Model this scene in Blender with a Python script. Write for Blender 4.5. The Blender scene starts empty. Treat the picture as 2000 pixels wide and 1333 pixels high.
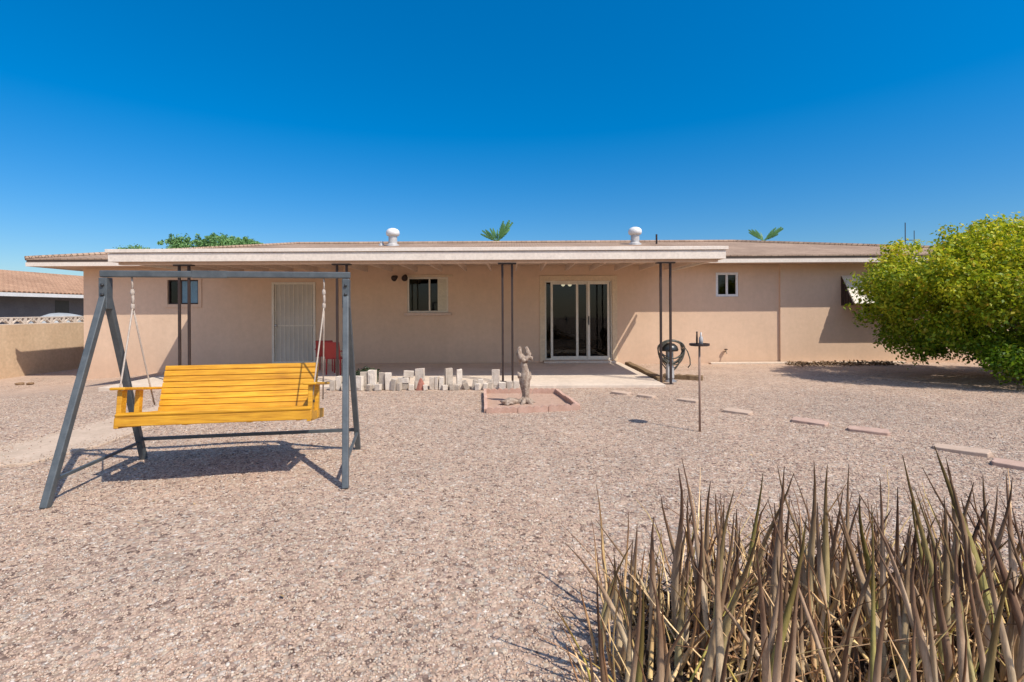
import bpy, bmesh, math, random
import numpy as np
from mathutils import Vector, Matrix, Euler, noise

random.seed(7)
RNG = np.random.default_rng(11)
C = bpy.context.scene.collection
SC = bpy.context.scene
R = math.radians
CAMZ = 1.4
SHADOW = Vector((-0.59, 0.51, -1.0))          # direction sunlight travels

# ------------------------------------------------------------------ ground height
def sst(a, b, x):
    t = np.clip((x - a) / (b - a), 0, 1)
    return t * t * (3 - 2 * t)

def gz(x, y):
    x = np.asarray(x, float); y = np.asarray(y, float)
    slope = -0.33 * sst(-6.5, -11.5, x) * sst(6, 11, y)
    flat = 1 - 0.85 * sst(8.6, 9.2, y)
    und = 0.010 * np.sin(x * 1.7 + 0.6) * np.sin(y * 1.3 + 0.2) + 0.006 * np.sin(x * 3.9 + y * 2.3)
    return slope + und * flat * sst(16, 10, np.abs(x)) - 0.006

def gzf(x, y):
    return float(gz(x, y))

# ------------------------------------------------------------------ materials
def mat(name):
    m = bpy.data.materials.new(name); m.use_nodes = True
    nt = m.node_tree
    return m, nt, nt.nodes['Principled BSDF']

def N(nt, t, **kw):
    n = nt.nodes.new(t)
    for k, v in kw.items():
        if k in ('operation', 'blend_type', 'data_type', 'feature', 'distance', 'noise_dimensions', 'wave_type', 'bands_direction', 'voronoi_dimensions'):
            setattr(n, k, v)
        else:
            n.inputs[k].default_value = v
    return n

def ramp(nt, src, stops):
    r = nt.nodes.new('ShaderNodeValToRGB')
    els = r.color_ramp.elements
    while len(els) < len(stops): els.new(0.5)
    for e, (p, c) in zip(els, stops):
        e.position = p; e.color = (c[0], c[1], c[2], 1)
    nt.links.new(src, r.inputs['Fac'])
    return r.outputs['Color']

def mixc(nt, fac, a, b, mode='MIX'):
    m = nt.nodes.new('ShaderNodeMix'); m.data_type = 'RGBA'; m.blend_type = mode
    for sock, v in ((m.inputs[0], fac), (m.inputs[6], a), (m.inputs[7], b)):
        if hasattr(v, 'links'): nt.links.new(v, sock)
        elif isinstance(v, (int, float)): sock.default_value = v
        else: sock.default_value = (v[0], v[1], v[2], 1)
    return m.outputs[2]

def objco(nt, scale=None):
    g = nt.nodes.new('ShaderNodeNewGeometry')
    if scale is None: return g.outputs['Position']
    mp = nt.nodes.new('ShaderNodeMapping'); mp.inputs['Scale'].default_value = scale
    nt.links.new(g.outputs['Position'], mp.inputs['Vector'])
    return mp.outputs['Vector']

def localco(nt, scale=(1, 1, 1)):
    t = nt.nodes.new('ShaderNodeTexCoord')
    mp = nt.nodes.new('ShaderNodeMapping'); mp.inputs['Scale'].default_value = scale
    nt.links.new(t.outputs['Object'], mp.inputs['Vector'])
    return mp.outputs['Vector']

def noise_n(nt, co, scale, detail=4, rough=0.6):
    n = nt.nodes.new('ShaderNodeTexNoise')
    n.inputs['Scale'].default_value = scale; n.inputs['Detail'].default_value = detail; n.inputs['Roughness'].default_value = rough
    nt.links.new(co, n.inputs['Vector'])
    return n.outputs['Fac']

def bump(nt, h, strength, dist, bsdf):
    b = nt.nodes.new('ShaderNodeBump'); b.inputs['Strength'].default_value = strength; b.inputs['Distance'].default_value = dist
    nt.links.new(h, b.inputs['Height']); nt.links.new(b.outputs['Normal'], bsdf.inputs['Normal'])
    return b

def rough_mat(name, c1, c2, scale=6, rough=0.85, bscale=60, bstr=0.3, bdist=0.01, metallic=0.0, island=0.0, stain=None, spec=0.3, mott=0.35, objvar=0.0):
    """a surface mottled between two colours, with fine relief; optional per-piece variation"""
    m, nt, b = mat(name)
    co = objco(nt)
    f = noise_n(nt, co, scale, 5, 0.65)
    col = ramp(nt, f, [(0.3, c1), (0.7, c2)])
    f2 = noise_n(nt, co, scale * 9, 3)
    col = mixc(nt, mott, col, ramp(nt, f2, [(0.25, (0.55, 0.55, 0.55)), (0.75, (1.2, 1.2, 1.2))]), 'MULTIPLY')
    if island:
        g = nt.nodes.new('ShaderNodeNewGeometry')
        col = mixc(nt, island, col, ramp(nt, g.outputs['Random Per Island'], [(0, (0.55, 0.52, 0.5)), (1, (1.35, 1.32, 1.3))]), 'MULTIPLY')
    if objvar:
        oi = nt.nodes.new('ShaderNodeObjectInfo')
        col = mixc(nt, objvar, col, ramp(nt, oi.outputs['Random'], [(0, (0.62, 0.58, 0.53)), (0.5, (1.0, 0.97, 0.93)), (1, (1.2, 1.2, 1.18))]), 'MULTIPLY')
    if stain:
        sx = nt.nodes.new('ShaderNodeSeparateXYZ'); nt.links.new(co, sx.inputs[0])
        st = noise_n(nt, objco(nt, (1.4, 1.4, 0.25)), 1.5, 5, 0.7)
        col = mixc(nt, 0.5, col, ramp(nt, st, [(0.38, stain), (0.62, (1.06, 1.05, 1.04))]), 'MULTIPLY')
        mr = nt.nodes.new('ShaderNodeMapRange'); mr.inputs[1].default_value = -0.1; mr.inputs[2].default_value = 0.55
        nt.links.new(sx.outputs['Z'], mr.inputs[0])
        col = mixc(nt, 0.5, col, ramp(nt, mr.outputs[0], [(0, (0.82, 0.78, 0.76)), (1, (1, 1, 1))]), 'MULTIPLY')
    nt.links.new(col, b.inputs['Base Color'])
    b.inputs['Roughness'].default_value = rough; b.inputs['Metallic'].default_value = metallic
    b.inputs['Specular IOR Level'].default_value = spec
    if bstr: bump(nt, noise_n(nt, co, bscale, 4), bstr, bdist, b)
    return m

M = {}
M['stucco'] = rough_mat('stucco', (0.65, 0.458, 0.316), (0.69, 0.49, 0.342), 1.2, 0.95, 45, 0.30, 0.008, stain=(0.955, 0.94, 0.93), spec=0.1, mott=0.14)
M['stucco_trim'] = rough_mat('stucco trim', (0.66, 0.50, 0.33), (0.72, 0.56, 0.38), 2, 0.9, 50, 0.25, 0.008, spec=0.15)
M['fascia'] = rough_mat('fascia paint', (0.72, 0.61, 0.50), (0.80, 0.69, 0.57), 2.5, 0.6, 30, 0.15, 0.004)
M['white'] = rough_mat('white paint', (0.68, 0.66, 0.62), (0.78, 0.76, 0.72), 3, 0.5, 30, 0.1, 0.004)
M['cream'] = rough_mat('cream frame', (0.68, 0.60, 0.48), (0.76, 0.68, 0.55), 3, 0.5, 30, 0.1, 0.004)
M['soffit'] = rough_mat('soffit paint', (0.62, 0.45, 0.34), (0.68, 0.50, 0.38), 2, 0.8, 30, 0.15, 0.004)
M['edge_brown'] = rough_mat('brown drip edge', (0.13, 0.09, 0.065), (0.18, 0.125, 0.09), 4, 0.6, 40, 0.1, 0.003)
M['iron'] = rough_mat('dark brown ironwork', (0.035, 0.022, 0.018), (0.055, 0.034, 0.027), 8, 0.55, 60, 0.2, 0.002)
M['black'] = rough_mat('black enamel', (0.018, 0.018, 0.018), (0.035, 0.033, 0.03), 8, 0.35, 60, 0.1, 0.002, spec=0.5)
M['swing_steel'] = rough_mat('grey painted steel', (0.06, 0.070, 0.074), (0.105, 0.116, 0.118), 9, 0.45, 70, 0.25, 0.002, spec=0.5)
M['steel'] = rough_mat('dull steel', (0.42, 0.42, 0.42), (0.58, 0.58, 0.58), 10, 0.4, 60, 0.1, 0.002, metallic=0.8)
M['galv'] = rough_mat('galvanised vent', (0.46, 0.43, 0.40), (0.60, 0.57, 0.53), 8, 0.5, 60, 0.1, 0.002, metallic=0.2)
M['concrete'] = rough_mat('pale concrete', (0.64, 0.53, 0.42), (0.74, 0.62, 0.49), 1.6, 0.92, 60, 0.35, 0.006, stain=(0.9, 0.88, 0.86), spec=0.15)
M['path'] = rough_mat('sandy concrete', (0.48, 0.36, 0.26), (0.60, 0.455, 0.335), 3.5, 0.95, 60, 0.4, 0.008, spec=0.1)
M['paver'] = rough_mat('pale grey block', (0.50, 0.42, 0.34), (0.72, 0.63, 0.53), 9, 0.95, 60, 0.8, 0.010, spec=0.1, objvar=0.8)
M['paver_red'] = rough_mat('red sandstone', (0.36, 0.13, 0.09), (0.45, 0.20, 0.14), 9, 0.95, 60, 0.6, 0.01, spec=0.1)
M['terracotta'] = rough_mat('pink terracotta edging', (0.44, 0.26, 0.185), (0.57, 0.37, 0.28), 9, 0.9, 80, 0.5, 0.005, spec=0.15)
M['slabpink'] = rough_mat('pink stepping slab', (0.44, 0.285, 0.215), (0.56, 0.385, 0.295), 9, 0.95, 70, 0.5, 0.005, spec=0.1)
M['slabtan'] = rough_mat('tan stepping slab', (0.48, 0.345, 0.25), (0.58, 0.43, 0.32), 9, 0.95, 70, 0.5, 0.005, spec=0.1)
M['blockwall'] = rough_mat('tan block wall', (0.60, 0.43, 0.275), (0.68, 0.50, 0.33), 1.5, 0.95, 40, 0.4, 0.008, stain=(0.9, 0.87, 0.84), spec=0.1)
M['breeze'] = rough_mat('pale breeze block', (0.66, 0.56, 0.47), (0.74, 0.64, 0.54), 5, 0.95, 50, 0.4, 0.006, spec=0.1)
M['neigh_wall'] = rough_mat('blue grey shaded wall', (0.13, 0.135, 0.15), (0.17, 0.175, 0.19), 2, 0.8, 40, 0.3, 0.008)  # shade under the neighbour's eave is worked into this dark colour
M['stump'] = rough_mat('weathered grey wood', (0.20, 0.13, 0.09), (0.54, 0.43, 0.33), 22, 0.9, 40, 0.9, 0.02, spec=0.1)
M['timber'] = rough_mat('weathered timber', (0.17, 0.11, 0.06), (0.30, 0.20, 0.115), 10, 0.95, 40, 0.8, 0.015, spec=0.1)
M['rope'] = rough_mat('pale rope', (0.40, 0.33, 0.27), (0.54, 0.45, 0.37), 40, 0.95, 180, 0.8, 0.004, spec=0.1)
M['red'] = rough_mat('red plastic', (0.26, 0.008, 0.008), (0.34, 0.013, 0.012), 5, 0.4, 60, 0.1, 0.002, spec=0.5)
M['hose'] = rough_mat('grey green hose', (0.06, 0.055, 0.042), (0.13, 0.12, 0.09), 14, 0.5, 90, 0.2, 0.003, spec=0.4)
M['bark'] = rough_mat('bark', (0.11, 0.08, 0.055), (0.22, 0.165, 0.12), 14, 0.95, 30, 0.9, 0.02, spec=0.1)
M['blind'] = rough_mat('cream blind', (0.58, 0.51, 0.37), (0.64, 0.57, 0.42), 3, 0.8, 30, 0.1, 0.004)
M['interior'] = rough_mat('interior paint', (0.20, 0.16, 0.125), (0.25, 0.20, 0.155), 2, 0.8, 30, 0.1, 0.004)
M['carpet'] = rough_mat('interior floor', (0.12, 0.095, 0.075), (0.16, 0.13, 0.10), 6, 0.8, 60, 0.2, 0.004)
M['tarp'] = rough_mat('pale canvas', (0.30, 0.31, 0.30), (0.42, 0.43, 0.42), 4, 0.8, 9, 0.5, 0.03)
M['drybrown'] = rough_mat('dry brown leaves', (0.14, 0.085, 0.045), (0.26, 0.17, 0.10), 12, 0.9, 40, 0.4, 0.01, island=0.6, spec=0.1)

M['rust'] = rough_mat('dull tan metal', (0.24, 0.15, 0.105), (0.34, 0.22, 0.16), 12, 0.6, 60, 0.3, 0.003)
M['teal_reflection'] = rough_mat('teal pane reflection', (0.15, 0.26, 0.32), (0.19, 0.32, 0.38), 3, 0.8, 30, 0.1, 0.004)  # glass reflection on the left window, given as flat colour
M['gap_shade'] = rough_mat('dark leaf gap shade', (0.045, 0.03, 0.02), (0.13, 0.09, 0.06), 12, 0.95, 40, 0.4, 0.01, island=0.7, spec=0.05)  # kept dark to give the gaps between stalks a shaded look
def roof_mat(name, c1, c2, scale):
    m, nt, b = mat(name)
    co = objco(nt, (1, 1.0, 1.0))
    bt = nt.nodes.new('ShaderNodeTexBrick')
    bt.inputs['Scale'].default_value = scale; bt.inputs['Mortar Size'].default_value = 0.02
    bt.inputs['Color1'].default_value = (*c1, 1); bt.inputs['Color2'].default_value = (*c2, 1)
    bt.inputs['Mortar'].default_value = (c1[0] * .4, c1[1] * .4, c1[2] * .4, 1)
    nt.links.new(co, bt.inputs['Vector'])
    f = noise_n(nt, objco(nt), 0.8, 5, 0.7)
    col = mixc(nt, 0.7, bt.outputs['Color'], ramp(nt, f, [(0.3, (0.7, 0.68, 0.66)), (0.7, (1.25, 1.25, 1.25))]), 'MULTIPLY')
    f2 = noise_n(nt, objco(nt), 30, 3)
    col = mixc(nt, 0.5, col, ramp(nt, f2, [(0.3, (0.7, 0.7, 0.7)), (0.7, (1.3, 1.3, 1.3))]), 'MULTIPLY')
    nt.links.new(col, b.inputs['Base Color']); b.inputs['Roughness'].default_value = 0.95
    b.inputs['Specular IOR Level'].default_value = 0.1
    bump(nt, bt.outputs['Fac'], -0.4, 0.02, b)
    return m
M['shingle'] = roof_mat('brown shingles', (0.34, 0.23, 0.16), (0.41, 0.285, 0.20), 3.0)
M['tile_orange'] = roof_mat('orange roof tiles', (0.44, 0.25, 0.15), (0.52, 0.31, 0.19), 2.5)

def wood_mat():
    m, nt, b = mat('honey varnished wood')
    co = localco(nt, (2.0, 30, 30))
    f = noise_n(nt, co, 2.0, 6, 0.6)
    col = ramp(nt, f, [(0.25, (0.42, 0.175, 0.012)), (0.5, (0.68, 0.335, 0.02)), (0.75, (0.82, 0.465, 0.045))])
    g = nt.nodes.new('ShaderNodeNewGeometry')
    col = mixc(nt, 0.6, col, ramp(nt, g.outputs['Random Per Island'], [(0, (0.72, 0.64, 0.5)), (1, (1.16, 1.18, 1.2))]), 'MULTIPLY')
    f3 = noise_n(nt, localco(nt, (1, 1, 1)), 4, 3)
    col = mixc(nt, 0.35, col, ramp(nt, f3, [(0.35, (0.7, 0.62, 0.5)), (0.65, (1.1, 1.1, 1.1))]), 'MULTIPLY')
    nt.links.new(col, b.inputs['Base Color'])
    b.inputs['Roughness'].default_value = 0.42; b.inputs['Specular IOR Level'].default_value = 0.4
    bump(nt, f, 0.5, 0.004, b)
    return m
M['wood'] = wood_mat()

def glass_mat(name, tint, mixf=0.10):
    m = bpy.data.materials.new(name); m.use_nodes = True
    nt = m.node_tree; nt.nodes.clear()
    out = nt.nodes.new('ShaderNodeOutputMaterial')
    tr = nt.nodes.new('ShaderNodeBsdfTransparent'); tr.inputs[0].default_value = (*tint, 1)
    gl = nt.nodes.new('ShaderNodeBsdfGlossy'); gl.inputs['Roughness'].default_value = 0.03
    fr = nt.nodes.new('ShaderNodeFresnel'); fr.inputs[0].default_value = 1.5
    ad = nt.nodes.new('ShaderNodeMath'); ad.operation = 'MULTIPLY'; ad.inputs[1].default_value = 0.6
    nt.links.new(fr.outputs[0], ad.inputs[0])
    mx = nt.nodes.new('ShaderNodeMixShader')
    nt.links.new(ad.outputs[0], mx.inputs[0]); nt.links.new(tr.outputs[0], mx.inputs[1]); nt.links.new(gl.outputs[0], mx.inputs[2])
    nt.links.new(mx.outputs[0], out.inputs['Surface'])
    return m
M['glass'] = glass_mat('window glass', (0.45, 0.46, 0.44))
M['glass_dark'] = glass_mat('smoked window glass', (0.25, 0.42, 0.5))

def emit_mat(name, col, s):
    m, nt, b = mat(name)
    b.inputs['Base Color'].default_value = (*col, 1)
    b.inputs['Emission Color'].default_value = (*col, 1); b.inputs['Emission Strength'].default_value = s
    return m
M['bulb'] = emit_mat('lit bulb', (1.0, 0.85, 0.6), 3.0)

def gravel_cols(nt, src):
    return ramp(nt, src, [(0.0, (0.15, 0.10, 0.078)), (0.10, (0.33, 0.232, 0.182)), (0.26, (0.485, 0.350, 0.258)), (0.5, (0.55, 0.412, 0.302)),
                          (0.66, (0.50, 0.342, 0.252)), (0.80, (0.58, 0.468, 0.345)), (0.90, (0.42, 0.35, 0.285)), (1.0, (0.71, 0.61, 0.50))])

def ground_mat():
    m, nt, b = mat('pink gravel ground')
    co = objco(nt)
    wob = nt.nodes.new('ShaderNodeTexNoise'); wob.inputs['Scale'].default_value = 30
    nt.links.new(co, wob.inputs['Vector'])
    cw = mixc(nt, 0.02, co, wob.outputs['Color'], 'ADD')
    v = nt.nodes.new('ShaderNodeTexVoronoi'); v.inputs['Scale'].default_value = 42
    nt.links.new(cw, v.inputs['Vector'])
    sx = nt.nodes.new('ShaderNodeSeparateColor'); nt.links.new(v.outputs['Color'], sx.inputs[0])
    col = gravel_cols(nt, sx.outputs[0])
    gap = ramp(nt, v.outputs['Distance'], [(0.3, (1, 1, 1)), (0.75, (0.62, 0.58, 0.55))])
    col = mixc(nt, 0.8, col, gap, 'MULTIPLY')
    # larger stones seen farther off
    v2 = nt.nodes.new('ShaderNodeTexVoronoi'); v2.inputs['Scale'].default_value = 17
    nt.links.new(cw, v2.inputs['Vector'])
    s2 = nt.nodes.new('ShaderNodeSeparateColor'); nt.links.new(v2.outputs['Color'], s2.inputs[0])
    col = mixc(nt, 0.55, col, ramp(nt, s2.outputs[1], [(0, (0.74, 0.71, 0.69)), (0.5, (1, 1, 1)), (1, (1.2, 1.19, 1.18))]), 'MULTIPLY')
    big = noise_n(nt, co, 0.5, 4, 0.6)
    col = mixc(nt, 0.55, col, ramp(nt, big, [(0.3, (0.82, 0.84, 0.86)), (0.7, (1.12, 1.07, 1.03))]), 'MULTIPLY')
    mid = noise_n(nt, co, 3.0, 4, 0.6)
    col = mixc(nt, 0.5, col, ramp(nt, mid, [(0.3, (0.83, 0.82, 0.82)), (0.7, (1.14, 1.14, 1.14))]), 'MULTIPLY')
    # sandy bare soil close to the house
    pos = nt.nodes.new('ShaderNodeSeparateXYZ'); nt.links.new(co, pos.inputs[0])
    mr = nt.nodes.new('ShaderNodeMapRange'); mr.inputs[1].default_value = 8.0; mr.inputs[2].default_value = 11.2
    nt.links.new(pos.outputs['Y'], mr.inputs[0])
    n3 = noise_n(nt, co, 1.1, 5, 0.65)
    mm = nt.nodes.new('ShaderNodeMath'); mm.operation = 'MULTIPLY'; nt.links.new(mr.outputs[0], mm.inputs[0])
    nt.links.new(ramp(nt, n3, [(0.35, (0, 0, 0)), (0.6, (1, 1, 1))]), mm.inputs[1])
    mm2 = nt.nodes.new('ShaderNodeMath'); mm2.operation = 'MULTIPLY'; mm2.inputs[1].default_value = 0.75
    nt.links.new(mm.outputs[0], mm2.inputs[0])
    soil = ramp(nt, noise_n(nt, co, 8, 6, 0.7), [(0.3, (0.42, 0.29, 0.21)), (0.7, (0.56, 0.41, 0.30))])
    col = mixc(nt, mm2.outputs[0], col, soil)
    nt.links.new(col, b.inputs['Base Color']); b.inputs['Roughness'].default_value = 0.95
    b.inputs['Specular IOR Level'].default_value = 0.1
    inv = nt.nodes.new('ShaderNodeMath'); inv.operation = 'SUBTRACT'; inv.inputs[0].default_value = 1.0
    nt.links.new(v.outputs['Distance'], inv.inputs[1])
    bump(nt, inv.outputs[0], 0.6, 0.012, b)
    return m
M['ground'] = ground_mat()

def pebble_mat():
    m, nt, b = mat('gravel stones')
    g = nt.nodes.new('ShaderNodeNewGeometry')
    col = gravel_cols(nt, g.outputs['Random Per Island'])
    co = objco(nt)
    f = noise_n(nt, co, 120, 3)
    col = mixc(nt, 0.5, col, ramp(nt, f, [(0.3, (0.75, 0.74, 0.73)), (0.7, (1.2, 1.2, 1.2))]), 'MULTIPLY')
    big = noise_n(nt, co, 0.5, 4, 0.6)
    col = mixc(nt, 0.55, col, ramp(nt, big, [(0.3, (0.82, 0.84, 0.86)), (0.7, (1.12, 1.07, 1.03))]), 'MULTIPLY')
    nt.links.new(col, b.inputs['Base Color']); b.inputs['Roughness'].default_value = 0.9; b.inputs['Specular IOR Level'].default_value = 0.15
    return m
M['pebble'] = pebble_mat()

def leaf_mat(name, stops, trans=0.35, hmin=None, hmax=None, low=(0.4, 0.6, 0.5)):
    m = bpy.data.materials.new(name); m.use_nodes = True
    nt = m.node_tree; b = nt.nodes['Principled BSDF']; out = nt.nodes['Material Output']
    g = nt.nodes.new('ShaderNodeNewGeometry')
    col = ramp(nt, g.outputs['Random Per Island'], stops)
    n = noise_n(nt, g.outputs['Position'], 1.1, 3)
    col = mixc(nt, 0.6, col, ramp(nt, n, [(0.3, (0.6, 0.72, 0.7)), (0.7, (1.25, 1.15, 1.0))]), 'MULTIPLY')
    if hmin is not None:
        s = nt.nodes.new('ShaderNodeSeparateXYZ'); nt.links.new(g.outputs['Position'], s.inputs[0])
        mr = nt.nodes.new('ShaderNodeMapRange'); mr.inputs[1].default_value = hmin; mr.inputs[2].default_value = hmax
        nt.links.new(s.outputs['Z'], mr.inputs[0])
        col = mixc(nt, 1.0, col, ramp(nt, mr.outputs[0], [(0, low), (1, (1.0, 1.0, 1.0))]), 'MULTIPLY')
    nt.links.new(col, b.inputs['Base Color']); b.inputs['Roughness'].default_value = 0.5; b.inputs['Specular IOR Level'].default_value = 0.3
    t = nt.nodes.new('ShaderNodeBsdfTranslucent'); nt.links.new(col, t.inputs[0])
    mx = nt.nodes.new('ShaderNodeMixShader'); mx.inputs[0].default_value = trans
    nt.links.new(b.outputs[0], mx.inputs[1]); nt.links.new(t.outputs[0], mx.inputs[2]); nt.links.new(mx.outputs[0], out.inputs['Surface'])
    return m
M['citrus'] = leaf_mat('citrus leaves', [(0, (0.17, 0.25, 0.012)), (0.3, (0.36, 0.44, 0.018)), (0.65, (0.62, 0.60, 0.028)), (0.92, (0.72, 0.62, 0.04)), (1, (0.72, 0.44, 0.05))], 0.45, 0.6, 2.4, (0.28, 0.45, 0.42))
M['far_green'] = leaf_mat('far green leaves', [(0, (0.13, 0.27, 0.09)), (0.6, (0.21, 0.38, 0.13)), (1, (0.30, 0.45, 0.16))], 0.3)
M['palm'] = leaf_mat('palm fronds', [(0, (0.07, 0.18, 0.06)), (1, (0.16, 0.32, 0.10))], 0.2)
M['dark_plant'] = leaf_mat('dark leaves', [(0, (0.02, 0.035, 0.015)), (1, (0.06, 0.08, 0.035))], 0.2)

def spike_mat(name, tint=(1, 1, 1)):
    """grey-olive stalks that turn tan and dark brown; per-stalk tone, colour runs with the vertex colour's height"""
    m, nt, b = mat(name)
    at = nt.nodes.new('ShaderNodeAttribute'); at.attribute_name = 'along'
    g = nt.nodes.new('ShaderNodeNewGeometry')
    base = ramp(nt, g.outputs['Random Per Island'], [(0.0, (0.53, 0.42, 0.29)), (0.20, (0.78, 0.64, 0.47)), (0.36, (0.50, 0.44, 0.26)), (0.50, (0.86, 0.73, 0.56)), (0.58, (0.20, 0.125, 0.08)), (0.68, (0.40, 0.29, 0.21)), (0.82, (0.70, 0.59, 0.39)), (0.94, (0.44, 0.45, 0.14)), (1.0, (0.88, 0.76, 0.57))])
    al = ramp(nt, at.outputs['Fac'], [(0.0, (0.45, 0.36, 0.28)), (0.28, (0.95, 0.90, 0.78)), (0.52, (0.74, 0.64, 0.56)), (0.74, (0.34, 0.245, 0.20)), (1.0, (0.14, 0.09, 0.07))])
    col = mixc(nt, 1.0, base, al, 'MULTIPLY')
    co = objco(nt)
    f = noise_n(nt, objco(nt, (60, 60, 7)), 1.0, 5, 0.7)
    col = mixc(nt, 0.7, col, ramp(nt, f, [(0.3, (0.42, 0.36, 0.32)), (0.7, (1.35, 1.33, 1.3))]), 'MULTIPLY')
    col = mixc(nt, 1.0, col, tint, 'MULTIPLY')
    nt.links.new(col, b.inputs['Base Color']); b.inputs['Roughness'].default_value = 0.75; b.inputs['Specular IOR Level'].default_value = 0.2
    bump(nt, f, 0.5, 0.004, b)
    return m
M['spike'] = spike_mat('spiky stalks')
M['spike_dry'] = spike_mat('dry stalks', (1.45, 1.3, 1.08))

def sky_world():
    w = bpy.data.worlds.new('World'); SC.world = w; w.use_nodes = True
    nt = w.node_tree; bg = nt.nodes['Background']
    s = nt.nodes.new('ShaderNodeTexSky'); s.sky_type = 'NISHITA'; s.sun_disc = False
    s.sun_elevation = R(52); s.sun_rotation = R(131); s.altitude = 400; s.air_density = 1.0; s.dust_density = 0.4; s.ozone_density = 3.0
    # deepen the clear desert blue toward the zenith
    def vm(op, src, v):
        n = nt.nodes.new('ShaderNodeVectorMath'); n.operation = op; nt.links.new(src, n.inputs[0]); n.inputs[1].default_value = (v, v, v); return n.outputs[0]
    tc = nt.nodes.new('ShaderNodeTexCoord'); sp = nt.nodes.new('ShaderNodeSeparateXYZ'); nt.links.new(tc.outputs['Generated'], sp.inputs[0])
    g = nt.nodes.new('ShaderNodeGamma'); g.inputs[1].default_value = 1.12
    nt.links.new(vm('MULTIPLY', s.outputs[0], 0.135), g.inputs[0])
    h = nt.nodes.new('ShaderNodeHueSaturation'); h.inputs['Hue'].default_value = 0.498; h.inputs['Saturation'].default_value = 1.42; h.inputs['Value'].default_value = 1.12
    nt.links.new(g.outputs[0], h.inputs['Color'])
    grad = ramp(nt, sp.outputs['Z'], [(0.0, (0.50, 0.54, 0.63)), (0.14, (0.74, 0.78, 0.83)), (0.30, (1.04, 1.04, 1.03)), (0.52, (1.30, 1.26, 1.22))])
    col = mixc(nt, 1.0, h.outputs[0], grad, 'MULTIPLY')
    # fill light added to the sky behind the camera, lifting the shaded patio wall
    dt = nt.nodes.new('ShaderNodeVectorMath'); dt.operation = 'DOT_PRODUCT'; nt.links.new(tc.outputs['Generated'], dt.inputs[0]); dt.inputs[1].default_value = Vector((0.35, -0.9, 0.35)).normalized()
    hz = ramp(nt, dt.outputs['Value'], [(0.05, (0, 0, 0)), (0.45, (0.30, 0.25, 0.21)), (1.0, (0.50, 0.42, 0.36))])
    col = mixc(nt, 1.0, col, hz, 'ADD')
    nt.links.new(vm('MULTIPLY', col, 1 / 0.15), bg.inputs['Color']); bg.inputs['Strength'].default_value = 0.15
sky_world()

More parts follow.
